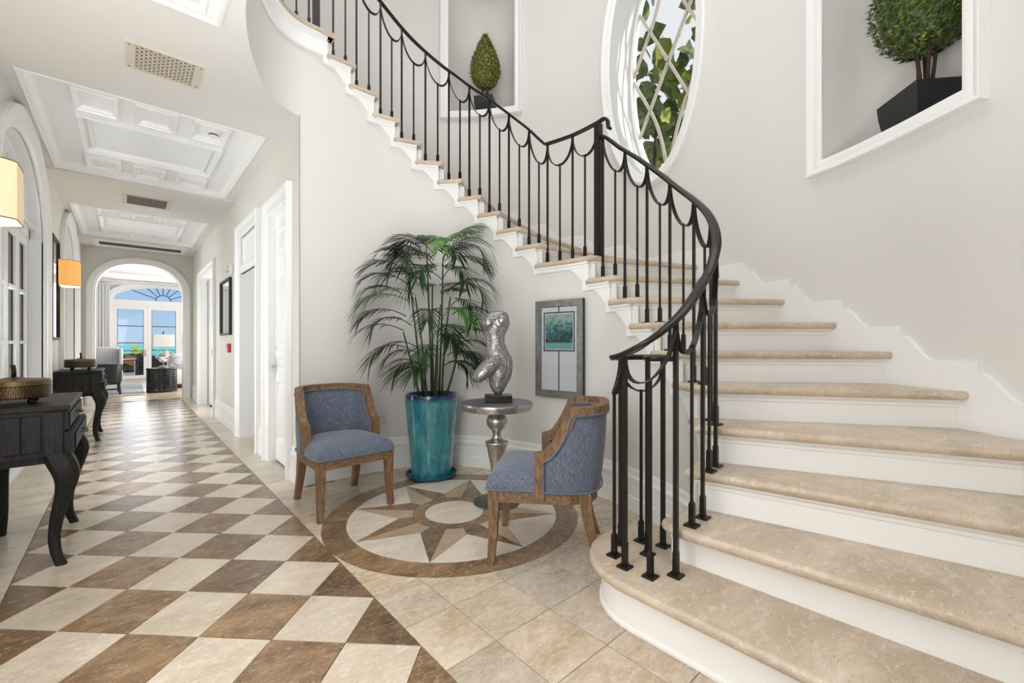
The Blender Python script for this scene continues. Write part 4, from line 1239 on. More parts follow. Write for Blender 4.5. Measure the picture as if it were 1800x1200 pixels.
# ------------------------------------------------------------------ chairs
def make_chair(label, loc, rz):
    t = thing('accent_chair', label, 'chair', loc, rz, 'blue linen chairs around the compass floor')
    # seat rails (front is -y)
    mb = MB()
    fx, ry = .262, .235
    rail_out = [(-fx,-.28),(fx,-.28),(fx,0.03),(.255,.14),(.21,.245),(.12,.283),(-.12,.283),(-.21,.245),(-.255,.14),(-fx,0.03)]
    ro = ccw(rail_out); ri = poly_offset(ro, .03)
    mb.rings([[(x,y,.332) for x,y in ro], [(x,y,.392) for x,y in ro], [(x,y,.392) for x,y in ri], [(x,y,.332) for x,y in ri], [(x,y,.332) for x,y in ro]])
    mb.build('seat_frame', 'weathered_oak_h', t)
    for sx in (-1, 1):
        mb = MB(); rs = []
        for q in range(9):
            u = q/8; z = lerp(.392, 0, u); wv = lerp(.0285, .0175, u); off = .030*max(0, u-.35)**1.6*2.0
            cx, cy = sx*(fx-.0265+off*.25), -.28+.0265-off*.55
            rs.append([(cx+a*wv, cy+b*wv, z) for a, b in ((-1,-1),(1,-1),(1,1),(-1,1))])
        mb.rings(rs, caps=True).build('leg', 'weathered_oak', t)
        mb = MB(); rs = []
        for q in range(11):
            u = q/10; z = lerp(.392, 0, u); wv = lerp(.030, .019, u); off = .085*(u**1.7)
            cx, cy = sx*(.205+off*.12), .215+off
            rs.append([(cx+a*wv, cy+b*wv, z) for a, b in ((-1,-1),(1,-1),(1,1),(-1,1))])
        mb.rings(rs, caps=True).build('leg', 'weathered_oak', t)
    # sprung cushion
    mb = MB(); sp_ = []
    def seat_out(x):   # rounded outline, x = inset
        o = [(-.262+x,-.282+x),(-.2,-.290+x),(0,-.295+x),(.2,-.290+x),(.262-x,-.282+x),(.268-x,-.15),(.262-x,.03),(.225-x,.16),(.12,.235-x),(-.12,.235-x),(-.225+x,.16),(-.262+x,.03),(-.268+x,-.15)]
        S_ = Spline([(*p,) for p in o]+[o[0]]); m = len(o)
        return [tuple(S_.at(i*m/52)) for i in range(52)]
    o0 = seat_out(0)
    def sc(k): return [(x*k, (y+.02)*k-.02) for x, y in o0]
    rs = []
    for k, z in ((.985,.385),(1.0,.392),(1.006,.405),(1.0,.420),(.985,.438),(.95,.456),(.87,.474),(.70,.492),(.40,.503),(.05,.506)):
        rs.append([(x, y, z) for x, y in sc(k)])
    mb.rings(rs, caps=True)
    seat = mb.build('seat', 'blue_linen', t, smooth=True)
    MB().tube([(x*1.008, (y+.02)*1.008-.02, .397) for x, y in o0]+[(o0[0][0]*1.008, (o0[0][1]+.02)*1.008-.02, .397)], .0055, 6).build('piping', 'blue_linen', seat, smooth=True)
    # barrel back: plan curve of the frame and its scooped top
    plan = Spline([(-.250,-.02),(-.252,.03),(-.250,.10),(-.238,.18),(-.198,.245),(-.11,.283),(0,.292),(.11,.283),(.198,.245),(.238,.18),(.250,.10),(.252,.03),(.250,-.02)])
    n = 72
    def P(u): return plan.at(u*12)
    def top(u):
        v = min(u, 1-u)*12        # 0 at the arm post, 6 at the middle of the back
        if v < .45: return .590+.02*v
        if v < 2.45:
            q = (v-.45)/2.0; return lerp(.599, .824, q**1.75)
        return .824+.012*smooth01((v-2.45)/3)
    def steep(u):
        du = .004; a_, b_ = max(0, u-du), min(1, u+du)
        return math.sqrt(1+((top(b_)-top(a_))/max(1e-5, (P(b_)-P(a_)).length))**2)
    def lean(u, z):   # the back leans out a little with height
        v = min(u, 1-u)*12; return .035*smooth01((v-2.2)/2.5)*max(0, (z-.42))/.42
    def pt(u, d, z):
        p = P(u); r = plan.tan(max(.02, min(11.98, u*12))); nx = Vector((-r.y, r.x))      # outward
        if nx.dot(p) < 0: nx = -nx
        return Vector((p.x+nx.x*(d), p.y+nx.y*d+lean(u, z), z))
    def sheet(d0, bulge, ulo, uhi, zlo, drop):
        mb = MB()
        def f(a, b):
            u = lerp(ulo, uhi, a); z = lerp(zlo, top(u)-drop*min(3, steep(u)), b)
            return pt(u, d0+bulge*math.sin(PI*min(1, max(0, b)))**.6*min(1, 6*a, 6*(1-a)), z)
        return mb.grid(f, n, 10)
    sheet(-.012, -.018, .045, .955, .40, .03).build('inner_back', 'blue_linen', t, smooth=True)
    sheet(.012, .010, .045, .955, .388, .03).build('outer_back', 'blue_linen', t, smooth=True)
    def edge_line(d, drop): 
        L = [pt(.052, d, lerp(.395, top(.052)-drop-.012, i/8)) for i in range(9)]+[pt(lerp(.058, .942, i/60), d, top(lerp(.058, .942, i/60))-drop*min(3.2, steep(lerp(.058, .942, i/60)))) for i in range(61)]+[pt(.948, d, lerp(top(.948)-drop-.012, .395, i/8)) for i in range(9)]
        return L
    mb = MB(); mb.tube(edge_line(.026, .040), .0055, 6); mb.tube([pt(lerp(.948, .052, i/50), .022, .394) for i in range(51)], .0055, 6)
    mb.build('back_piping', 'blue_linen', t, smooth=True)
    MB().tube(edge_line(-.027, .040), .0055, 6).build('back_piping', 'blue_linen', t, smooth=True)
    # timber edge: two posts and the long scooped rail
    mb = MB(); rs = []
    us = [0]*7+[i/60*.96+.02 for i in range(61)]+[1]*7
    for i in range(0, 7):
        z = lerp(.36, top(0)-.0, i/6); u = .028
        rs.append([pt(u, .026, z)+Vector((0,-.030,0)), pt(u, -.026, z)+Vector((0,-.030,0)), pt(u, -.026, min(z, top(0)-.035))+Vector((0,.022,0)), pt(u, .026, min(z, top(0)-.035))+Vector((0,.022,0))])
    N_ = 110
    for i in range(1, N_):
        u = lerp(.028, .972, i/N_); v = min(u, 1-u)*12
        du = .004; a_ = pt(u-du, 0, top(u-du)); b_ = pt(u+du, 0, top(u+du)); tv = (b_-a_).normalized()
        hz = .050
        # perpendicular (in the vertical plane) so that the scooped part keeps its width
        horiz = Vector((tv.x, tv.y, 0)); hl = horiz.length; perp = Vector((horiz.x/hl*tv.z, horiz.y/hl*tv.z, -hl)) if hl > 1e-6 else Vector((0,0,-1))
        o = pt(u, .026, top(u)); q = pt(u, -.026, top(u))
        rs.append([o, q, q+perp*hz, o+perp*hz])
    for i in range(6, -1, -1):
        z = lerp(.36, top(0)-.0, i/6); u = .972
        rs.append([pt(u, .026, z)+Vector((0,-.030,0)), pt(u, -.026, z)+Vector((0,-.030,0)), pt(u, -.026, min(z, top(0)-.035))+Vector((0,.022,0)), pt(u, .026, min(z, top(0)-.035))+Vector((0,.022,0))])
    mb.rings(rs, caps=True).build('back_frame', 'weathered_oak', t)
    return t
make_chair('blue linen barrel chair facing the camera, left of the potted palm', (1.158, 3.145, 0), math.radians(1.0))
make_chair('blue linen barrel chair with a stained seat, seen side-on in front of the railing', (1.772, 1.70, 0), math.radians(220.3))

# ------------------------------------------------------------------ pedestal table and torso
TC = (2.0, 2.405)
t = thing('pedestal_table', 'round silver pedestal table with turned stem between palm pot and blue chair', 'table', (TC[0], TC[1], 0))
MB().lathe([(.0005,.672),(.245,.672),(.256,.676),(.262,.70),(.264,.712),(.262,.722),(.256,.725),(.0005,.725)], 48).build('tabletop', 'aged_silver', t, smooth=True, autosmooth=.5)
MB().lathe([(.0005,.7251),(.245,.7251),(.249,.7262),(.244,.7268),(.0005,.7268)], 48).build('top_inlay', 'table_top_metal', t, smooth=True, autosmooth=.5)
stem = [(.048,.672),(.052,.662),(.040,.652),(.044,.648),(.058,.632),(.072,.608),(.076,.585),(.071,.560),(.056,.538),(.040,.524),(.034,.515),(.030,.495),(.031,.475),(.040,.458),(.062,.447),(.083,.440),(.086,.434),(.082,.428),(.074,.405),(.058,.33),(.044,.25),(.033,.16),(.027,.08),(.026,.035),(.035,.02)]
MB().lathe(stem[::-1], 32).build('stem', 'aged_silver', t, smooth=True, autosmooth=.7)
MB().lathe([(.165,0),(.17,.004),(.168,.010),(.150,.016),(.05,.022),(.030,.026),(.0005,.026)], 40).build('foot', 'gunmetal', t, smooth=True, autosmooth=.5)

t = thing('torso_sculpture', 'silver wire mesh torso sculpture on a black block on the pedestal table', 'sculpture', (TC[0]+.008, TC[1]-.006, .7268), -A_CAM+.06)
MB().bbox(-.098, .098, -.065, .065, .001, .052, .004).build('plinth', 'black_lacquer', t)
# the figure: one skin blended from limb and trunk masses (x to the right of the picture, y away, z up)
mb = MB()
def blob(path):
    pts = [Vector(p[:3]) for p in path]; n = 20; rings = []
    S_ = Spline([tuple(p) for p in path]); m = (len(path)-1)*6
    for i in range(m+1):
        q = S_.at(i/6); x, y, z, rx, ry = q
        rings.append((x, y, z, max(.002, rx), max(.002, ry)))
    rs = [[(x+rx*math.cos(2*PI*k/n), y+ry*math.sin(2*PI*k/n), z) for k in range(n)] for x, y, z, rx, ry in rings]
    mb.rings(rs, caps=True)
k = 1/251.0/6.317                                # metres per crop pixel
def X(px): return (px-345)*k
def Zp(py): return .052+(1040-py)*k
trunk = [(345,1052,14,14),(345,1030,40,40),(342,985,68,62),(345,930,92,78),(360,860,116,90),(368,780,126,98),(366,700,134,104),(352,620,138,104),(330,540,118,92),(315,450,98,78),(310,390,97,78),(312,330,112,88),(310,260,146,96),(304,215,160,96),(312,160,146,78),(335,110,112,56),(345,84,70,34),(350,76,30,16)]
blob([(X(x), 0, Zp(y), rx*k*1.06+.003, ry*k) for x, y, rx, ry in trunk])
th = [(300,600,70,70),(262,660,92,86),(215,725,100,92),(172,785,98,90),(140,830,82,76),(122,868,50,50),(118,888,20,20)]
blob([(X(x), -.03-.00012*(y-600), Zp(y), rx*k*1.12+.003, ry*k) for x, y, rx, ry in th[::-1]])
for x, y, r in ((232, 215, 66), (385, 190, 64)): mb.ball((X(x), -.030, Zp(y)), r*k*1.1, 16, 10)
fig = mb.build('figure', 'wire_mesh_silver', t, smooth=True)
m_ = fig.modifiers.new('blend', 'REMESH'); m_.mode = 'VOXEL'; m_.voxel_size = .0075; m_.use_smooth_shade = True
m_ = fig.modifiers.new('soften', 'SMOOTH'); m_.factor = .6; m_.iterations = 9

# ------------------------------------------------------------------ framed picture on the curved wall
PA, PB = Vector((2.565, 2.578)), Vector((2.630, 2.126))       # left and right edge of its face
pu = (PB-PA).normalized(); pw_ = (PB-PA).length; pn = Vector((pu.y, -pu.x))     # into the room
if pn.x > 0: pn = -pn
z0, z1 = .711, 1.502
pc = (PA+PB)/2
t = thing('framed_picture', 'silver framed teal seaside print with white mat on the curved wall behind the chair', 'picture', (pc.x, pc.y, z0), math.atan2(pu.y, pu.x), )
# local: x along the picture, -y into the room, z up
h = z1-z0; hw = pw_/2
def rect(e): return [(hw-e, 0, e), (hw-e, 0, h-e), (-hw+e, 0, h-e), (-hw+e, 0, e)]
MB().sweep(rect(0), [(0,-.034),(0,.0),(.004,.004),(.052,.002),(.056,-.006),(.056,-.034)], (0,-1,0), closed=True).build('frame', ['frame_silver'], t)
MB().sweep(rect(-.0008), [(0,-.034),(0,-.002),(.0006,-.002),(.0006,-.034)], (0,-1,0), closed=True).build('frame_side', 'frame_black', t)
MB().box(-hw+.05, hw-.05, .014, .018, .05, h-.05).build('mat_board', 'mat_white', t)
iw = .140
mb = MB(); mb.box(-.005, .005, .0125, .0139, .056, .385); mb.box(-.005, .005, .0125, .0139, .685, h-.056)
mb.build('mat_line', 'mat_line', t)
MB().sweep([(iw, .0135, .385), (iw, .0135, .685), (-iw, .0135, .685), (-iw, .0135, .385)], [(0,0),(0,.0015),(-.010,.0015),(-.010,0)], (0,-1,0), closed=True).build('print_border', 'mat_line', t)
mb = MB().box(-iw+.008, iw-.008, .0120, .0138, 0, .284); o = mb.build('print', 'picture_print', t); o.location = (0, 0, .393)
MB().box(-hw+.053, hw-.053, .0085, .0095, .053, h-.053).build('glazing', 'picture_glass', t)

# ------------------------------------------------------------------ palm in its teal pot
PC = (1.975, 3.265)
palm = thing('potted_palm', 'tall bamboo palm in a glazed teal pot on a blue saucer against the curved wall', 'plant', (PC[0], PC[1], 0))
MB().lathe([(.165,.008),(.172,.02),(.182,.15),(.200,.36),(.216,.56),(.224,.66),(.226,.695),(.224,.712),(.214,.716),(.205,.708),(.198,.66),(.0005,.655)], 48).build('pot', 'teal_glaze', palm, smooth=True, autosmooth=.8)
MB().lathe([(.0005,.002),(.19,.002),(.208,.012),(.220,.030),(.219,.038),(.212,.038),(.202,.022),(.18,.012),(.0005,.011)], 44).build('saucer', 'saucer_glaze', palm, smooth=True, autosmooth=.8)
MB().lathe([(.0005,.668),(.12,.672),(.198,.664)], 24, caps=False).build('soil', 'soil', palm)
prnd = random.Random(11)
cam_r = Vector((math.cos(A_CAM), -math.sin(A_CAM), 0)); cam_f = Vector((math.sin(A_CAM), math.cos(A_CAM), 0))
def frond(base, dirv, length, droop, mat, width=.024, leaf=.24, n=20, up0=.6, face=0.0):
    """arching rachis with two rows of narrow leaflets"""
    dirv = Vector(dirv); dirv.z = 0; dirv.normalize(); side = Vector((-dirv.y, dirv.x, 0)); mb = MB()
    pts = []; p = Vector(base); ang = up0
    seg = length/16
    for i in range(17):
        pts.append(p.copy()); p = p+(dirv*math.cos(ang)+Vector((0,0,1))*math.sin(ang))*seg; ang -= droop/16*(0.5+1.2*i/16)
    mb.tube(pts, [lerp(.0042, .0014, i/16) for i in range(17)], 5)
    for i in range(n):
        u = .24+.76*i/(n-1); q = u*16; a = int(min(15, q)); pp = pts[a].lerp(pts[a+1], q-a); tv = (pts[a+1]-pts[a]).normalized()
        ll = leaf*(.55+.75*math.sin(PI*min(1, .12+u*.80)))*prnd.uniform(.85, 1.1)
        wd = width*prnd.uniform(.75, 1.15)
        for sgn in (-1, 1):
            d0 = (side*sgn*(.85-.35*u)+tv*(.55+.55*u)+Vector((0,0,.10))).normalized()
            nrm = d0.cross(tv).normalized()
            w = tv.cross(nrm).normalized() if False else nrm.cross(d0).normalized()
            c0 = pp; rowl = []; rowr = []; g = prnd.uniform(.55, 1.0)
            for s_, (f, ww) in enumerate(((0,.25),(.28,.95),(.62,.85),(1,.06))):
                c = pp+d0*(ll*f)+Vector((0,0,-1))*(ll*g*f*f*.50)
                rowl.append(c+w*(wd*.5*ww)); rowr.append(c-w*(wd*.5*ww)+Vector((0,0,.0)))
            b = len(mb.v); 
            vs = [v for pr in zip(rowl, rowr) for v in pr]
            mb.add(vs, [(0,1,3,2),(2,3,5,4),(4,5,7,6)])
    return mb.build('frond', mat, palm)
def cane(x0, y0, top, bend):
    p0 = Vector((x0, y0, .66)); p2 = Vector(top); pts = []
    for i in range(11):
        u = i/10; p = p0.lerp(p2, u)+Vector(bend)*math.sin(PI*u)*.5; pts.append(p)
    MB().tube(pts, [lerp(.010, .0055, i/10)*(1.12 if i % 2 else .94) for i in range(11)], 7).build('cane', 'cane_green', palm, smooth=True)
    return pts
def loc(r, f, z): v = cam_r*r+cam_f*f; return (v.x, v.y, z)       # right / away / up, seen from the camera
# canes: (right, away) at the soil, top position
canes = [((-.07,.02),(-.20,.02,1.75)),((-.03,-.05),(-.13,-.05,1.55)),((.0,.03),(-.05,.05,1.95)),((.03,-.03),(.02,-.06,1.65)),((.06,.02),(.10,.0,1.90)),((.09,-.01),(.17,-.04,1.55)),
         ((.02,.07),(.06,.12,1.5)),((-.09,-.03),(-.22,-.10,1.25)),((.11,.04),(.24,.06,1.20)),((.05,-.08),(.08,-.16,1.2)),((-.01,-.09),(-.06,-.14,1.05))]
for (r0, f0), (r1, f1, z) in canes:
    a = loc(r0, f0, 0); cane(a[0], a[1], loc(r1, f1, z), loc(prnd.uniform(-.03,.03), prnd.uniform(-.03,.03), 0))
# fronds: (base right, away, z), heading (degrees from picture right, counter-clockwise as seen from above), length, droop, starting slope
FR_ = [(-.18,0,1.72,172,.52,1.9,.9),(-.20,0,1.66,196,.46,1.7,.65),(-.16,.02,1.75,140,.46,1.5,1.05),(-.20,-.02,1.52,186,.48,1.5,.45),(-.14,0,1.80,215,.40,1.9,1.05),
       (-.08,.03,1.92,160,.34,1.9,1.15),(-.05,.03,1.95,100,.36,1.5,1.2),(.02,0,1.93,205,.44,1.7,.85),
       (.08,0,1.95,20,.36,1.0,1.0),(.10,0,1.90,-8,.52,2.1,.95),(.12,-.02,1.86,-30,.52,2.2,.8),(.12,.02,1.83,32,.48,2.0,.75),(.10,-.04,1.82,-62,.44,2.1,.9),
       (.05,-.05,1.78,-120,.46,2.1,.8),(.0,-.05,1.70,-95,.42,2.1,.75),(.16,-.03,1.62,4,.46,2.0,.7),(.14,0,1.60,-28,.46,2.1,.6),(-.05,-.05,1.66,-150,.46,1.9,.7),
       (-.12,-.06,1.56,-168,.44,1.6,.5),(.06,.1,1.6,70,.40,1.5,.8),(-.05,.1,1.6,110,.38,1.5,.8),(-.20,-.08,1.38,176,.46,1.5,.5),(-.22,-.09,1.26,198,.44,1.5,.45),
       (-.15,-.1,1.3,-140,.40,1.8,.6),(.02,-.12,1.36,-85,.38,1.9,.65),(.12,-.1,1.38,-45,.40,1.9,.6),(.18,0,1.40,8,.38,1.8,.65),(.22,.04,1.22,-6,.34,1.7,.6),(.22,.04,1.14,24,.32,1.6,.5),
       (.10,-.15,1.18,-52,.34,1.8,.55),(.05,-.16,1.10,-100,.32,1.8,.5),(-.06,-.14,1.06,-150,.34,1.6,.45),(-.10,-.12,1.12,182,.32,1.5,.5),(.02,.1,1.25,40,.3,1.5,.7),
       (-.10,-.05,.98,190,.26,1.5,.5),(.12,-.05,.96,-5,.28,1.6,.55),(.0,-.14,.95,-110,.26,1.6,.5),(.15,-.08,1.05,-25,.30,1.7,.5)]
more = random.Random(31)
FR_ += [(r+more.uniform(-.05,.05), f+more.uniform(-.06,.06), z-more.uniform(.03,.16), hd+more.uniform(-32,32), ln*more.uniform(.8,1.02), dr*more.uniform(.95,1.2), u0*more.uniform(.75,1.1)) for i_, (r, f, z, hd, ln, dr, u0) in enumerate(FR_) if i_ % 3 == 1]
FR_ += [(.10,0,1.98,28,.42,.9,.95),(.09,.02,1.96,48,.34,1.0,1.1),(-.10,.02,1.88,150,.36,1.8,1.1),(.02,-.04,1.90,-70,.40,2.0,.9)]
for r, f, z, hd, ln, dr, u0 in FR_:
    a = math.radians(hd); d = cam_r*math.cos(a)+cam_f*math.sin(a)
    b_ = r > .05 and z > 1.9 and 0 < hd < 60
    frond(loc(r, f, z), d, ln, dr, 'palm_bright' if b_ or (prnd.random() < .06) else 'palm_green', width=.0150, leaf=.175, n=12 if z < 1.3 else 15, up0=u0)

# ------------------------------------------------------------------ clipped box trees in the niches
def topiary(label, loc_, rz, wid, hgt, stem_h, pot, seed):
    """pot = (half width at rim, half width at foot, height)"""
    t = thing('potted_topiary', label, 'plant', loc_, rz, 'boxwood topiaries in the wall niches')
    r = random.Random(seed); rw, fw_, ph = pot
    mb = MB(); rs = []
    for z, w in ((0, fw_), (ph*.35, lerp(fw_, rw, .52)), (ph*.7, lerp(fw_, rw, .86)), (ph, rw), (ph, rw-.012), (ph-.03, rw-.016)):
        b = .012; rs.append([(x*w, y*w, z) for x, y in ((-1,-1),(1,-1),(1,1),(-1,1))])
    mb.rings(rs, caps=True).build('planter', 'planter_black', t)
    zb = ph+stem_h
    for i in range(5):
        a = 2*PI*i/5+r.random(); q = .025; pts = []
        for j_ in range(7):
            u = j_/6; wv = .018*math.sin(u*9+i*2)
            pts.append((math.cos(a)*(q+.03*u)+wv, math.sin(a)*(q+.03*u)-wv*.6, ph-.03+(stem_h+.14)*u))
        MB().tube(pts, [lerp(.011, .008, u/6)*(wid/.5) for u in range(7)], 6).build('stem', 'stem_brown', t, smooth=True)
    def prof(u): return (math.sin(PI*min(1, u**.62))**.80)*(1-.10*u) if u < 1 else 0
    def radius(u): # u from the base to the tip of the egg
        return wid/2*max(0, (math.sin(PI*(u**.60)))**.85)
    mb = MB()
    nl = 5200
    for i in range(nl):
        u = r.random()**.85; a = 2*PI*r.random(); rr = radius(u)*r.uniform(.84, 1.03)+.008
        c = Vector((math.cos(a)*rr, math.sin(a)*rr, zb+u*hgt))
        nrm = Vector((math.cos(a), math.sin(a), .9*(u-.42)*1.6+r.uniform(-.2,.4))).normalized()
        ax = Vector((r.uniform(-1,1), r.uniform(-1,1), r.uniform(-.4,1))).normalized()
        ax = (ax-nrm*ax.dot(nrm)*.55).normalized(); sd = nrm.cross(ax).normalized(); l = r.uniform(.015,.025)*(.62+wid*.75); w = l*.36
        tip = c+ax*l*1.2+nrm*l*.5
        mb.add([c-ax*l*.5, c+sd*w+nrm*l*.05, tip, c-sd*w+nrm*l*.05], [(0,1,2),(0,2,3)])
    core = [(max(.001, radius(i/16)*.86), zb+hgt*i/16) for i in range(17)]
    mb.lathe(core, 20)
    mb.build('foliage', 'boxwood', t, kind='stuff')
    return t
tp = ow((NR[0]+NR[1])/2-.02, .14)
def at_col(px, depth):
    u = (px-900)/757.25; s, c = math.sin(A_CAM), math.cos(A_CAM); return Vector((s+c*u, c-s*u))*depth
p = at_col(1626, 2.50)
topiary('large egg-shaped boxwood topiary in a black planter in the right wall niche', (p.x, p.y, NR_Z[0]), math.radians(41), .475, .92, .23, (.155, .118, .25), 3)
p = at_col(853, 5.28)
topiary('small teardrop boxwood topiary in a black planter in the niche above the stairs', (p.x, p.y, NL_Z[0]), math.radians(38), .345, .64, .15, (.115, .085, .25), 5)

# ------------------------------------------------------------------ consoles, boxes, wall lamps on the left
def console(label, y0):
    t = thing('console_table', label, 'console', (-.408, y0+.40, 0), 0, 'black consoles along the left wall')
    x0, x1, h = -.195, .175, .40         # local; front at +x
    mb = MB(); mb.bbox(x0-.012, x1+.012, -h-.012, h+.012, .805, .832, .005)
    mb.build('top', 'black_wood', t)
    mb = MB(); mb.box(x0, x1-.012, -h, h, .575, .805); mb.box(x0+.03, x1-.02, -h+.03, h-.03, .535, .575)
    mb.build('body', 'black_wood', t)
    for s in (-1, 1):
        for q in range(4):      # boards of the ends
            a0 = lerp(x0+.002, x1-.09, q/4); a1 = lerp(x0+.002, x1-.09, (q+1)/4)
            MB().bbox(a0+.001, a1-.001, *(sorted((s*h, s*(h+.007)))), .60, .785, .003).build('end_board', 'black_wood', t)
        MB().bbox(x1-.085, x1-.012, *(sorted((s*h, s*(h+.008)))), .58, .80, .003).build('end_stile', 'black_wood', t)
    for z0, z1, out in ((.705, .80, .004), (.588, .690, .026)):
        mb = MB(); mb.box(x1-.014, x1+out, -h+.012, h-.012, z0, z1)
        d = mb.build('drawer', 'black_wood', t)
        nb = 9
        for q in range(nb):
            a0 = lerp(-h+.02, h-.02, q/nb); a1 = lerp(-h+.02, h-.02, (q+1)/nb)
            MB().bbox(x1+out, x1+out+.007, a0+.002, a1-.002, z0+.010, z1-.010, .003).build('drawer_board', 'black_wood', d)
        mb = MB(); zz = (z0+z1)/2
        mb.tube([(x1+out+.03, -.06, zz), (x1+out+.03, .06, zz)], .006, 8)
        for yy in (-.05, .05): mb.tube([(x1+out, yy, zz), (x1+out+.03, yy, zz)], .005, 6)
        mb.build('drawer_pull', 'gunmetal', d, smooth=True)
    for sx in (-1, 1):
        for sy in (-1, 1):
            cx = (x1-.045) if sx > 0 else (x0+.045); cy = sy*(h-.05)
            dx, dy = (sx*.8 if sx > 0 else -.25), sy*.35
            prof = [(.0,.60,.066),(.012,.565,.070),(.034,.52,.070),(.050,.475,.064),(.052,.43,.054),(.040,.37,.044),(.020,.30,.037),(.002,.22,.032),(-.006,.14,.029),(.002,.07,.027),(.018,.025,.027),(.028,.0,.028)]
            S_ = Spline(prof); rs = []
            for i in range(0, 34):
                o, z, r_ = S_.at(i/3); b = .42
                ring = []
                for k_ in range(12):
                    a = 2*PI*k_/12; c_, s_ = math.cos(a), math.sin(a); m_ = (abs(c_)**3.2+abs(s_)**3.2)**(-1/3.2)
                    ring.append((cx+dx*o+r_*c_*m_*.82, cy+dy*o+r_*s_*m_*.82, z))
                rs.append(ring)
            MB().rings(rs, caps=True).build('leg', 'black_wood', t, smooth=True, autosmooth=.6)
    return t
console('black wooden console with cabriole legs nearest the camera on the left', 3.20)
console('black wooden console table farther along the hall, left of the armchair', 7.00)

def fret_box(label, loc_, r):
    t = thing('fret_box', label, 'box', loc_, 0, 'pierced brass boxes on the consoles')
    for a in (45, 135, 225, 315):
        a = math.radians(a); MB().ball((r*.72*math.cos(a), r*.72*math.sin(a), .0165), .016, 10, 6).build('ball_foot', 'dark_brass', t, smooth=True)
    MB().lathe([(.0005,.032),(r,.032),(r,.040),(r*.985,.040),(r*.985,.096),(r,.096),(r,.100),(.0005,.100)], 40).build('drum', 'dark_brass', t, smooth=True, autosmooth=.5)
    mb = MB(); n = 56
    for i in range(n):
        a0 = 2*PI*i/n
        for j_ in range(3):
            z = .043+j_*.0175; am = a0+(.5*2*PI/n if j_ % 2 else 0); aw = 2*PI/n*.36; R_ = r+.003
            P_ = lambda a, zz, q=R_: (q*math.cos(a), q*math.sin(a), zz)
            ring_o = [P_(am-aw, z), P_(am+aw, z), P_(am+aw, z+.015), P_(am-aw, z+.015)]
            ring_i = [P_(am-aw*.45, z+.0045), P_(am+aw*.45, z+.0045), P_(am+aw*.45, z+.0105), P_(am-aw*.45, z+.0105)]
            mb.rings([ring_o, ring_i])
    mb.build('fretwork', 'brass', t, kind='stuff')
    MB().lathe([(.0005,.100),(r*1.01,.100),(r*1.015,.108),(r*1.01,.122),(r*.97,.128),(.05,.134),(.030,.140),(.012,.142),(.0005,.142)], 40).build('lid', 'brass', t, smooth=True, autosmooth=.5)
    MB().tube([(0,0,.14),(.002,0,.17),(-.004,0,.205)], [.010,.008,.010], 8).build('finial', 'dark_brass', t, smooth=True)
fret_box('pierced brass drum box with a lid on the nearest black console', (-.445, 3.43, .832), .135)
fret_box('pierced brass drum box on the farther black console', (-.415, 7.28, .832), .14)

def wall_panel(label, y0, y1):
    t = thing('wall_panel_mirror', label, 'mirror', (XL, (y0+y1)/2, 1.77), 0, 'dark framed mirrors behind the wall lamps')
    z0, z1 = 1.19, 2.35
    MB().sweep([(XL, y0, z0), (XL, y0, z1), (XL, y1, z1), (XL, y1, z0)], [(0,0),(0,.04),(-.03,.04),(-.034,.022),(-.034,0)], (1,0,0), closed=True).build('frame', 'black_wood', t, world=True)
    MB().box(XL+.001, XL+.024, y0+.03, y1-.03, z0+.03, z1-.03).build('mirror_plate', 'mirror_glass', t, world=True)
wall_panel('dark framed mirror on the left wall behind the orange wall lamp', 6.80, 7.46)
wall_panel('dark framed mirror on the left wall behind the nearest wall lamp', 3.02, 3.68)
def sconce(label, y, zc, shade, inner, energy):
    xw = XL+.042
    t = thing('wall_lamp', label, 'lamp', (xw, y, zc), 0, 'wall lamps with fabric shades')
    MB().bbox(0, .022, -.055, .055, -.16, .10, .006).build('backplate', 'dark_brass', t)
    mb = MB(); mb.tube([(.02, 0, -.09), (.07, 0, -.10), (.10, 0, -.08), (.10, 0, -.03)], .009, 8); mb.lathe([(.018,-.06),(.022,-.05),(.022,-.02),(.012,-.015)], 12, (.10,0,0))
    mb.build('arm', 'dark_brass', t, smooth=True)
    poly = [(.018,-.17),(.12,-.17),(.185,-.135),(.195,0),(.185,.135),(.12,.17),(.018,.17)]
    poly = [(.020,-.16),(.10,-.16),(.175,-.105),(.185,-.09),(.185,.09),(.175,.105),(.10,.16),(.020,.16)]
    mb = MB(); mb.rings([[(x, yy, -.145) for x, yy in poly], [(x, yy, .145) for x, yy in poly]])
    s_ = mb.build('shade', shade, t, smooth=True, autosmooth=.5)
    ip = poly_offset(ccw(poly), .003)
    MB().rings([[(x, yy, -.144) for x, yy in ip], [(x, yy, .144) for x, yy in ip]]).build('shade_lining', inner, s_)
    mb = MB()
    for z in (-.144, .144): mb.tube([(x, yy, z) for x, yy in poly]+[(*poly[0], z)], .0035, 5)
    mb.build('shade_rim', 'shade_rim', s_)
    MB().ball((.10, 0, .02), .026, 12, 8).build('bulb', 'lit_inside', t, smooth=True)
    lamp('lamp_glow', 'POINT', (xw+.10, y, zc-.05), energy, (1, .72, .40), size=.05)
sconce('pale fabric wall lamp, switched on, at the left edge above the nearest console', 3.36, 1.915, 'lit_shade_pale', 'lit_inside', 1.4)
sconce('glowing orange fabric wall lamp farther down the left wall of the hall', 7.16, 1.955, 'lit_shade_amber', 'lit_inside', 1.6)

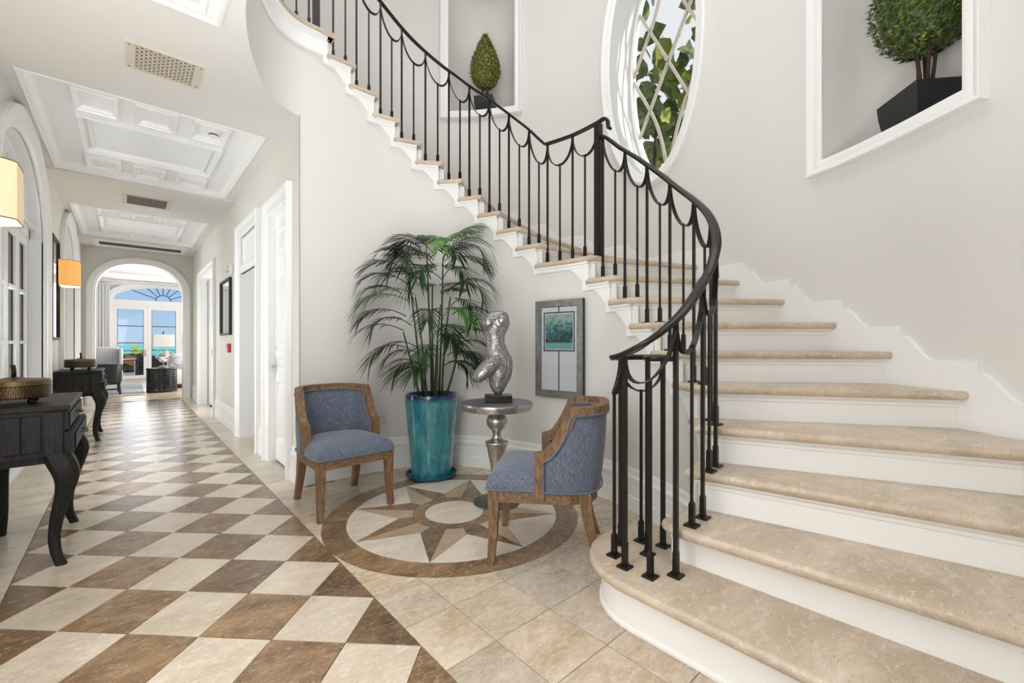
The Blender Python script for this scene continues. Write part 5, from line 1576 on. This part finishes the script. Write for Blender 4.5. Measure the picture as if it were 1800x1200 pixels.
# ------------------------------------------------------------------ lounge beyond the arch
YT = 18.6
struct('floor_lounge', MB().box(-2.6, 3.4, YF+.30, YT+.1, -.1, -.006), 'grout')
fl = bpy.data.objects['floor_lounge']
for i in range(-4, 6):
    for jj in range(0, 12):
        x0, y0_ = .2+i*.6, YF+.30+jj*.6
        poly = poly_offset(ccw([(x0,y0_),(x0+.6,y0_),(x0+.6,min(y0_+.6,YT)),(x0,min(y0_+.6,YT))]), .0015)
        MB().prism(poly, -.006, 0).build('lounge_tile', 'tan_stone', fl)
tile('threshold_tile', [(-.455, YF), (.87, YF), (.87, YF+.30), (-.455, YF+.30)], 'tan_stone')
struct('ceiling_lounge', MB().box(-2.6, 3.4, YF+.3, YT+.2, 3.15, 3.3), 'ceiling_paint')
struct('wall_lounge_left', MB().box(-2.7, -2.6, YF+.3, YT, 0, 3.3), 'wall_paint')
struct('wall_lounge_right', MB().box(3.4, 3.5, YF+.3, YT, 0, 3.3), 'wall_paint')
CT, WT = .90, 1.27
AT = arch_pts(CT, WT, 2.58, .46, 30)
def ON(y): return lambda a, z: (a, y, z)
struct('wall_terrace', arch_wall(-2.6, 3.4, 3.3, [AT], ON(YT)), 'grey_wall')
mb = reveal(AT, ON(YT), ON(YT+.2))
mb.sweep([(AT[0][0], YT, 0)]+[(a, YT, z) for a, z in AT]+[(AT[-1][0], YT, 0)], [(0,-.01),(0,.015),(.03,.03),(.11,.03),(.12,.045),(.15,.045),(.155,-.01)], (0,-1,0))
struct('trim_arch_terrace', mb, 'trim_paint')
struct('trim_lounge_crown', MB().sweep([(-2.6, YT, 3.02), (3.4, YT, 3.02)], [(0,0),(0,.13),(-.14,.13),(-.13,.10),(-.06,.06),(-.03,.02),(-.02,0)], (0,0,1)), 'trim_paint')
mb = MB()
for y in (12.6, 14.6, 16.6): mb.box(-2.6, 3.4, y, y+.25, 3.02, 3.15)
struct('trim_lounge_beams', mb, 'ceiling_paint')
win = bpy.data.objects.new('window_4', None); COL.objects.link(win); win['kind'] = 'structure'; LOC[win] = Vector((0,0,0))
yd = YT+.08
mb = MB(); mb.sweep([(AT[0][0], yd, 0)]+[(a, yd, z) for a, z in AT]+[(AT[-1][0], yd, 0)], [(0,-.03),(0,.03),(-.05,.03),(-.05,-.03)], (0,-1,0))
mb.box(CT-WT, CT+WT, yd-.04, yd+.03, 2.36, 2.56); mb.box(CT-WT, CT+WT, yd-.04, yd+.04, 0, .03)
mb.build('frame', 'trim_paint', win)
for x0, x1, g0, g1 in ((-.34, .498, -.24, .40), (.502, 1.34, .60, 1.24), (1.344, 2.16, 1.44, 2.06)):
    mb = MB(); mb.box(x0, g0, yd-.022, yd+.022, .03, 2.36); mb.box(g1, x1, yd-.022, yd+.022, .03, 2.36); mb.box(g0, g1, yd-.022, yd+.022, .03, .11); mb.box(g0, g1, yd-.022, yd+.022, 2.26, 2.36)
    lf = mb.build('door_leaf', 'trim_paint', win)
    MB().box(g0, g1, yd-.004, yd, .11, 2.26).build('pane', 'pane_glass', lf)
    mb = MB()
    for z in (.60, 1.165, 1.715): mb.box(g0, g1, yd-.012, yd+.008, z-.012, z+.012)
    mb.box(g0, g0+.012, yd-.012, yd+.008, .11, 2.26); mb.box(g1-.012, g1, yd-.012, yd+.008, .11, 2.26)
    mb.build('muntin', 'muntin_black', lf)
mb = MB(); mb.bbox(.425, .455, yd-.034, yd-.022, .72, .95, .004); mb.tube([(.44, yd-.03, .80), (.44, yd-.07, .80), (.36, yd-.075, .80)], .010, 8)
mb.build('handle', 'chrome', win, smooth=True, autosmooth=.5)
mb = MB(); P_ = [(a, z) for a, z in AT]; P_ = [(CT+(a-CT)*.97, max(2.56, z-.03)) for a, z in P_]
mb.add([(a, yd, z) for a, z in P_], [tuple(range(len(P_)))]); mb.build('fanlight_pane', 'pane_glass', win)
mb = MB()
for k_ in range(1, 8):
    th = PI*k_/8
    q = min(1.20/max(.001, abs(math.cos(th))), .44/max(.001, math.sin(th))) if 0 else 1/math.sqrt((math.cos(th)/1.2)**2+(math.sin(th)/.44)**2)
    th2 = math.atan2(math.sin(th)*1.0, math.cos(th))
    mb.tube([(CT-.2*math.cos(th), yd-.012, 2.56+.2*math.sin(th)), (CT-q*math.cos(th), yd-.012, 2.56+q*math.sin(th))], 1, flat=(.011,.011), up=(0,-1,0))
mb.tube([(CT-.2*math.cos(PI*i/14), yd-.012, 2.56+.2*math.sin(PI*i/14)) for i in range(15)], 1, flat=(.011,.011), up=(0,-1,0))
mb.build('fanlight_bar', 'muntin_black', win)

t = thing('window_curtain', 'long white pleated curtain left of the terrace doors', 'curtain', (-.66, YT-.16, 0))
mb = MB(); mb.grid(lambda u, v: (lerp(-.30, .245, u)+.006*math.sin(u*40), .045*math.sin(u*PI*2*8)*(1-.25*v)+.01*math.sin(u*31+v*2), lerp(.01, 3.0, v)), 120, 8)
mb.build('drape', 'curtain_linen', t, smooth=True)
mb = MB(); mb.tube([(-.5, 0, 3.01), (.35, 0, 3.01)], .014, 8); mb.build('curtain_track', 'trim_paint', t)

t = tag(MB().bbox(-1.7, .30, 12.62, 16.6, 0, .012, .004).build('area_rug', 'rug_pile'), 'grey area rug on the lounge floor beyond the arch', 'rug')

def soft_box(mb, x0, x1, y0_, y1_, z0, z1, r=.05, n=5):
    """upholstered block with rounded edges"""
    cx, cy, cz = (x0+x1)/2, (y0_+y1_)/2, (z0+z1)/2; hx, hy, hz = (x1-x0)/2, (y1_-y0_)/2, (z1-z0)/2
    rs = []
    m = 10
    for i in range(m+1):
        ph = -PI/2+PI*i/m; cz_ = (hz-r)*(1 if ph > 0 else -1) if abs(ph) > 1e-6 else 0
        ring = []
        for sx, sy, a0 in ((1,1,0),(-1,1,PI/2),(-1,-1,PI),(1,-1,3*PI/2)):
            for q in range(n+1):
                a = a0+PI/2*q/n
                ring.append((cx+sx*(hx-r)+r*math.cos(ph)*math.cos(a), cy+sy*(hy-r)+r*math.cos(ph)*math.sin(a), cz+cz_+r*math.sin(ph)))
        rs.append(ring)
    return mb.rings(rs, caps=True)
# wing chair, facing the camera a little to the left
t = thing('wing_armchair', 'grey patterned wing armchair behind the dark chair in the lounge', 'chair', (-.50, 14.15, .012))
soft_box(MB(), -.36, .36, .18, .32, .30, 1.06, .06).build('backrest', 'patterned_cloth', t, smooth=True)
for s in (-1, 1):
    soft_box(MB(), *(sorted((s*.34, s*.42))), -.10, .30, .45, 1.02, .035).build('wing', 'grey_linen', t, smooth=True)
    soft_box(MB(), *(sorted((s*.31, s*.42))), -.38, .28, .18, .58, .045).build('arm', 'grey_linen', t, smooth=True)
soft_box(MB(), -.31, .31, -.40, .20, .20, .47, .05).build('seat', 'grey_linen', t, smooth=True)
for sx in (-1, 1):
    for y in (-.32, .26): MB().rings([[(sx*.34+a*w, y+b*w, z) for a, b in ((-1,-1),(1,-1),(1,1),(-1,1))] for z, w in ((.20,.025),(0,.016))], caps=True).build('leg', 'dark_wood', t)
# dark timber tub chair, its back to the hall
t = thing('tub_chair', 'black wooden tub chair with a curved arm, nearest the arch in the lounge', 'chair', (-.44, 13.25, .012), 0)
mb = MB(); rs = []
pl = Spline([(.33,.32),(.335,.1),(.32,-.10),(.26,-.20),(.10,-.235),(-.10,-.235),(-.26,-.20),(-.32,-.10),(-.335,.1),(-.33,.32)])
def tub(u, d, z):
    p = pl.at(u*9); tn = pl.tan(max(.03, min(8.97, u*9))); nx = Vector((tn.y, -tn.x)); 
    if nx.dot(p) < 0: nx = -nx
    return (p.x+nx.x*d, p.y+nx.y*d, z)
tubtop = lambda u: .66+.03*math.sin(PI*u)-.10*smooth01(1-min(u, 1-u)*9/1.6)
mb.rings([[tub(u, .018, .27), tub(u, .018, tubtop(u)-.04), tub(u, -.018, tubtop(u)-.04), tub(u, -.018, .27)] for u in [i/40 for i in range(41)]], caps=True)
mb.build('shell', 'dark_wood', t, smooth=True, autosmooth=.5)
MB().rings([[tub(u, .032, tubtop(u)-.05), tub(u, .034, tubtop(u)-.01), tub(u, -.02, tubtop(u)), tub(u, -.03, tubtop(u)-.05)] for u in [i/40 for i in range(41)]], caps=True).build('arm_rail', 'dark_wood', t, smooth=True, autosmooth=.5)
soft_box(MB(), -.29, .29, -.18, .32, .28, .46, .05).build('seat', 'grey_linen', t, smooth=True)
MB().box(-.31, .31, -.20, .31, .22, .28).build('seat_rail', 'dark_wood', t)
for sx in (-1, 1):
    for y, k_ in ((-.17, -.05), (.28, .02)): MB().rings([[(sx*(.29+q)+a*w, y+k_*q/.03+b*w, z) for a, b in ((-1,-1),(1,-1),(1,1),(-1,1))] for z, w, q in ((.28,.026,0),(.14,.022,.008),(0,.017,.03))], caps=True).build('leg', 'dark_wood', t)
MB().box(-.29, .29, -.175, -.155, .10, .13).build('stretcher', 'dark_wood', t)

# slatted drum table with a lamp
t = thing('slatted_side_table', 'black slatted oval side table standing under the white lamp', 'table', (.615, 13.20, 0))
def oval(a, b, z, n=40): return [(a*math.cos(2*PI*i/n), b*math.sin(2*PI*i/n), z) for i in range(n)]
MB().rings([oval(.285,.22,.535), oval(.297,.232,.54), oval(.297,.232,.565), oval(.29,.225,.57)], caps=True).build('top', 'dark_wood', t, smooth=True, autosmooth=.5)
MB().rings([oval(.285,.22,.0), oval(.29,.225,.01), oval(.29,.225,.04), oval(.285,.22,.045)], caps=True).build('base', 'dark_wood', t, smooth=True, autosmooth=.5)
for i in range(9):
    z = .062+i*.0525
    MB().rings([oval(.262,.198,z), oval(.288,.222,z), oval(.288,.222,z+.026), oval(.262,.198,z+.026), oval(.262,.198,z)]).build('slat', 'dark_wood', t, smooth=True, autosmooth=.5)
for i in range(8):
    a = 2*PI*(i+.5)/8+.2; c_, s_ = math.cos(a), math.sin(a); d = .035
    P0 = Vector((.272*c_, .207*s_, 0)); T_ = Vector((-.272*s_, .207*c_, 0)).normalized(); Nn = Vector((T_.y, -T_.x, 0))
    MB().rings([[P0+T_*(x*d)+Nn*(y*.008)+Vector((0,0,z)) for x, y in ((-1,-1),(1,-1),(1,1),(-1,1))] for z in (.04, .54)], caps=True).build('upright', 'dark_wood', t)
t = thing('table_lamp', 'white drum-shaded lamp with a driftwood stem on the black slatted table', 'lamp', (.64, 13.22, .570))
MB().lathe([(.0005,.0),(.11,.0),(.112,.012),(.095,.028),(.06,.045),(.03,.055),(.0005,.057)], 24).build('base', 'frame_silver', t, smooth=True, autosmooth=.6)
MB().tube([(0,0,.05),(0,0,.60)], .008, 8).build('stem', 'chrome', t)
sr = random.Random(4)
mb = MB()
for i in range(16):
    a = sr.random()*2*PI; z = sr.uniform(.10, .42); l = sr.uniform(.05, .13); d = Vector((math.cos(a), math.sin(a), sr.uniform(-.2,.7)))
    mb.tube([Vector((0,0,z)), Vector((0,0,z))+d*l*.6, Vector((0,0,z))+d*l+Vector((0,0,.03))], [.022,.017,.006], 6)
mb.build('driftwood', 'lamp_white', t, smooth=True)
MB().rings([[(x*q, y*q*.7, z) for x, y in ((-.2,-.2),(-.185,-.21),(.185,-.21),(.2,-.2),(.2,.2),(-.2,.2))] for q, z in ((1.02,.505),(.98,.79))]).build('shade', 'lamp_white', t)
MB().tube([(0,0,.60),(0,0,.83)], .006, 8).ball((0,0,.84), .018, 8, 6, (1,1,1.5)).build('finial', 'frame_black', t)

t = thing('lounge_sofa', 'cream sofa with dark plinth at the right edge of the lounge arch', 'sofa', (1.50, 14.35, 0))
MB().box(-.70, 1.1, -.40, .45, .0, .09).build('plinth', 'dark_wood', t)
for x0, x1 in ((.95, 1.13),): soft_box(MB(), x0, x1, -.42, .47, .09, .60, .05).build('arm', 'cream_linen', t, smooth=True)
soft_box(MB(), -.72, .95, -.40, .27, .09, .44, .05).build('seat', 'cream_linen', t, smooth=True)
soft_box(MB(), -.72, .95, .28, .47, .09, .80, .07).build('backrest', 'cream_linen', t, smooth=True)
def cushion(name, label, loc_, rot, mat, s=.22, group=None):
    mb = MB()
    def f(sgn):
        return lambda u, v: (lerp(-s, s, u)*(1-.10*math.sin(PI*v)), sgn*.075*(math.sin(PI*u)*math.sin(PI*v))**.55, lerp(-s, s, v)*(1-.10*math.sin(PI*u)))
    mb.grid(f(1), 12, 12); mb.grid(f(-1), 12, 12)
    o = mb.build(name, mat, smooth=True); o.location = loc_; o.rotation_euler = rot
    return tag(o, label, 'cushion', group)
cushion('throw_cushion', 'grey scroll patterned cushion standing on the cream sofa seat', (.98, 14.14, .68), (-.22, .22, .10), 'scroll_cloth', .20)
cushion('throw_cushion', 'pale grey patterned cushion behind the scroll patterned one on the sofa', (1.02, 14.40, .70), (-.25, -.10, .12), 'patterned_cloth', .21)

# ------------------------------------------------------------------ terrace and the view
struct('terrace_deck', MB().box(-8, 10, YT+.12, 23.2, -.12, -.02), 'terrace_stone')
struct('terrace_ceiling', MB().box(-4, 6, YT+.15, 21.6, 3.45, 3.6), 'terrace_roof')
struct('hillside', MB().add([(-60,23.2,-.6),(60,23.2,-.6),(60,60,-9),(-60,60,-9)], [(0,1,2,3)]).add([(-60,23.2,-.02),(60,23.2,-.02),(60,23.2,-.6),(-60,23.2,-.6)], [(0,1,2,3)]), 'hedge_leaf')
MB().add([(-3500,60,-9),(3500,60,-9),(3500,5200,-9),(-3500,5200,-9)], [(0,1,2,3)]).build('sea', 'sea_water', kind='structure')
t = thing('terrace_railing', 'thin dark metal railing along the terrace edge beyond the glass doors', 'railing', (0, 22.9, 0))
for z in (.14, .50, .86): MB().tube([(-4, 0, z), (5, 0, z)], .012, 6).build('rail', 'muntin_black', t)
for i in range(7): MB().box(-4+i*1.5-.015, -4+i*1.5+.015, -.015, .015, -.02, .87).build('post', 'muntin_black', t)
t = thing('terrace_sofa', 'dark wicker sofa on the terrace seen through the left glass door', 'sofa', (.62, 20.9, -.07), 0)
soft_box(MB(), -.30, 1.3, -.42, .42, .05, .40, .03).build('seat', 'dark_weave', t, smooth=True)
soft_box(MB(), -.30, 1.3, -.48, -.36, .05, .70, .03).build('backrest', 'wicker', t, smooth=True)
soft_box(MB(), -.40, -.26, -.45, .42, .05, .60, .03).build('arm', 'wicker', t, smooth=True)
cushion('terrace_cushion', 'orange cushion on the dark terrace sofa', (.06, 20.66, .56), (-.2, .5, .1), 'orange_fabric', .18)
cushion('terrace_cushion', 'blue grey cushion beside the orange one on the terrace sofa', (.53, 20.66, .575), (-.2, .35, -.1), 'dark_weave', .20)
t = thing('terrace_side_table', 'white framed cube table on the terrace behind the left glass door', 'table', (-.10, 19.6, -.02))
for sx in (-1, 1):
    for sy in (-1, 1): MB().box(sx*.30-.03*(sx>0), sx*.30+.03*(sx<0), sy*.25-.03*(sy>0), sy*.25+.03*(sy<0), 0, .62).build('leg', 'trim_paint', t)
MB().box(-.31, .31, -.26, .26, .62, .66).build('tabletop', 'trim_paint', t)
MB().box(-.27, .27, -.22, .22, .03, .05).build('shelf', 'trim_paint', t)
def fan_palm(label, loc_, r_, seed):
    t = thing('palm_tree', label, 'tree', loc_, 0, 'palms beyond the terrace'); r = random.Random(seed)
    h = loc_[2]; 
    MB().tube([(0,0,-2.2),(.03,.02,-.8),(0,0,0)], [.10,.08,.07], 8).build('trunk', 'stem_brown', t)
    for i in range(26):
        a = 2*PI*r.random(); e = r.uniform(-.5, 1.2); d = Vector((math.cos(a)*math.cos(e), math.sin(a)*math.cos(e), math.sin(e))); l = r_*r.uniform(.7, 1.05)
        mb = MB(); sd = d.cross(Vector((0,0,1))).normalized(); up_ = sd.cross(d)
        pts = [d*(l*u)+Vector((0,0,-.45*l*u*u)) for u in (0,.25,.5,.75,1)]
        mb.tube(pts, [.012,.010,.008,.006,.003], 4)
        for k_ in range(1, 11):
            u = k_/10; p = d*(l*u)+Vector((0,0,-.45*l*u*u)); ll = .34*l*(1-.55*u)
            for s in (-1, 1):
                q = p+(sd*s*.8+d*.6)*ll+Vector((0,0,-.25*ll)); w = d*.025*l
                mb.add([p-w, p+w, q], [(0,1,2)])
        mb.build('frond', 'bright_leaf', t)
fan_palm('bright sunlit palm rising beyond the terrace railing in the left door pane', (.42, 26.4, .62), .85, 2)
fan_palm('bright palm beyond the terrace right of the white lamp', (2.6, 26.6, .55), .95, 9)
fan_palm('bright palm beyond the terrace behind the white lamp stem', (1.45, 27.9, .40), .9, 14)
def hedge(label, x0, x1, y, h, seed, mat='hedge_leaf'):
    t = thing('garden_hedge', label, 'hedge', ((x0+x1)/2, y, -.6)); r = random.Random(seed); mb = MB(); w = (x1-x0)/2
    soft_box(mb, -w, w, -.4, .4, 0, h-.08, .2)
    for i in range(int(900*w)):
        c = Vector((r.uniform(-w, w), r.uniform(-.45, .45), h*r.random()**.5)); 
        if abs(c.y) < .36 and c.z < h-.12: c.y = -.42
        a = Vector((r.uniform(-1,1), r.uniform(-1,1), r.uniform(-.3,1))).normalized()*.07; b = Vector((r.uniform(-1,1), r.uniform(-1,1), r.uniform(-1,1))).normalized()*.03
        mb.add([c-a, c+b, c+a, c-b], [(0,1,2,3)])
    mb.build('foliage', mat, t, kind='stuff')
hedge('dark green hedge beyond the terrace railing', -3, .7, 24.2, 1.32, 5)
hedge('sunlit yellow green shrubs beyond the terrace, right of the dark hedge', 1.0, 4, 24.2, 1.30, 6, 'bright_leaf')

# courtyard on the left
struct('courtyard', MB().box(-14, XL-.31, -6, YT, -.12, -.02), 'courtyard_paving')
struct('courtyard_wall', MB().box(-6.2, -6.0, -6, YT, -.02, 2.6), 'stucco')
def shrub(label, x, y, w, h, seed):
    t = thing('courtyard_shrub', label, 'shrub', (x, y, -.02), 0, 'shrubs in the courtyard'); r = random.Random(seed)
    for k_ in range(4): MB().tube([(0,0,0),(.08*math.cos(k_*1.7),.08*math.sin(k_*1.7),h*.4),(.2*w*math.cos(k_*1.7),.2*w*math.sin(k_*1.7),h*.7)], [.03,.02,.01], 6).build('stem', 'stem_brown', t)
    mb = MB()
    for i in range(1400):
        d = Vector((r.gauss(0,1), r.gauss(0,1), r.gauss(0,1))).normalized()*r.uniform(.75,1); c = Vector((d.x*w*.5, d.y*w*.5, h*.6+d.z*h*.4))
        a = Vector((r.uniform(-1,1), r.uniform(-1,1), r.uniform(-.3,1))).normalized()*.09; b = a.cross(Vector((r.uniform(-1,1),r.uniform(-1,1),r.uniform(-1,1)))).normalized()*.035
        mb.add([c-a, c+b, c+a, c-b], [(0,1,2,3)])
    mb.build('foliage', 'hedge_leaf', t, kind='stuff')
shrub('green shrub in the courtyard outside the glazed doors', -4.8, 10.8, 1.6, 2.2, 1)
shrub('smaller green shrub farther back in the courtyard', -4.6, 14.0, 1.5, 1.9, 2)

# ------------------------------------------------------------------ tree and house outside the oval window
gt = thing('garden_tree', 'broad-leaved tree filling the oval window over the stairs', 'tree', (5.3, 3.1, -.5))
gr = random.Random(21)
struct('garden_ground', MB().box(4.2, 40, -30, 40, -.6, -.5), 'hedge_leaf')
def leaf_mesh(seed):
    r = random.Random(seed); mb = MB(); n = 11; L_ = []
    for i in range(n):
        u = i/(n-1); w = math.sin(PI*u**.8)*.48*(1+.12*math.sin(i*2.4+seed)); L_.append([(u-.5, s*w, .10*abs(s)*w-.30*(u-.4)**2+.03*math.sin(3*u+s)) for s in (-1, 0, 1)])
    mb.rings(L_, closed=False); return mb
protos = [leaf_mesh(i) for i in range(4)]
tips = []
for i in range(16):
    a = 2*PI*gr.random(); p0 = Vector((0, 0, 1.2+gr.random()*2.2)); e = Vector((gr.uniform(-.7,.9), gr.uniform(-1.3,1.3), gr.uniform(2.6, 6.1))); md = p0.lerp(e, .5)+Vector((0,0,.2))
    MB().tube([p0, md, e], [.05,.03,.010], 6).build('branch', 'stem_brown', gt, smooth=True); tips += [md.lerp(e, q) for q in (.2,.5,.8,1)]
MB().tube([(0,0,0),(.06,0,1.5),(0,.05,3.4)], [.13,.11,.07], 10).build('trunk', 'stem_brown', gt, smooth=True)
lo = []
for k_ in range(8): lo.append(protos[k_ % 4].build('leaf', 'garden_leaf' if k_ < 6 else 'bright_leaf', gt, smooth=True))
def put(o, i):
    b = tips[i % len(tips)] if i % 3 else Vector((gr.uniform(-.6,.9), gr.uniform(-1.4,1.4), gr.uniform(2.7,6.0)))
    o.location = b+Vector((gr.gauss(0,.22), gr.gauss(0,.30), gr.gauss(0,.22)))
    o.rotation_euler = (gr.uniform(-1.0,1.0), gr.uniform(-.2,1.3), gr.uniform(0, 2*PI)); s = gr.uniform(.17,.34); o.scale = (s,s,s)
for i in range(300):
    o = lo[i] if i < 8 else lo[gr.choice((0,1,2,3,4,5,6) if i % 7 else (6,7))].copy()
    if i >= 8: COL.objects.link(o)
    put(o, i)
mb = MB()
for i in range(1500):
    c = Vector((gr.uniform(-.2,2.2), gr.uniform(-2.2,2.6), gr.uniform(2.0,6.2)))
    if noise.noise(c*1.1) > .12: continue
    ax = Vector((gr.uniform(-1,1), gr.uniform(-1,1), gr.uniform(-1,.5))).normalized(); sd = ax.cross(Vector((gr.uniform(-1,1), gr.uniform(-1,1), gr.uniform(-1,1)))).normalized(); l = gr.uniform(.10,.20); nn_ = ax.cross(sd)
    mb.add([c-ax*l, c-ax*l*.3+sd*l*.8, c+ax*l*.5+sd*l*.62, c+ax*l*1.1, c+ax*l*.5-sd*l*.62+nn_*l*.2, c-ax*l*.3-sd*l*.8+nn_*l*.2], [(0,1,2,3),(0,3,4,5)])
mb.build('foliage', 'garden_leaf', gt, kind='stuff')
t = thing('garden_house', 'neighbouring pale house with blue shuttered window low in the oval window', 'house', (13, 8.6, -.5), .55)
MB().box(-2.5, 2.5, 0, 3, 0, 3.6).build('wall', 'stucco', t)
for x in (-1.4, .2): 
    f = MB().box(x, x+.9, -.05, .02, 1.6, 3.1).build('shutter', 'blue_shutter', t)
    mb = MB()
    for q in range(8): mb.box(x+.06, x+.84, -.07, -.05, 1.68+q*.17, 1.76+q*.17)
    mb.build('louvre', 'blue_shutter', f)
MB().prism([(-2.8,-.3),(2.8,-.3),(2.8,3.3),(-2.8,3.3)], 3.6, 3.8).build('roof', 'terrace_roof', t)
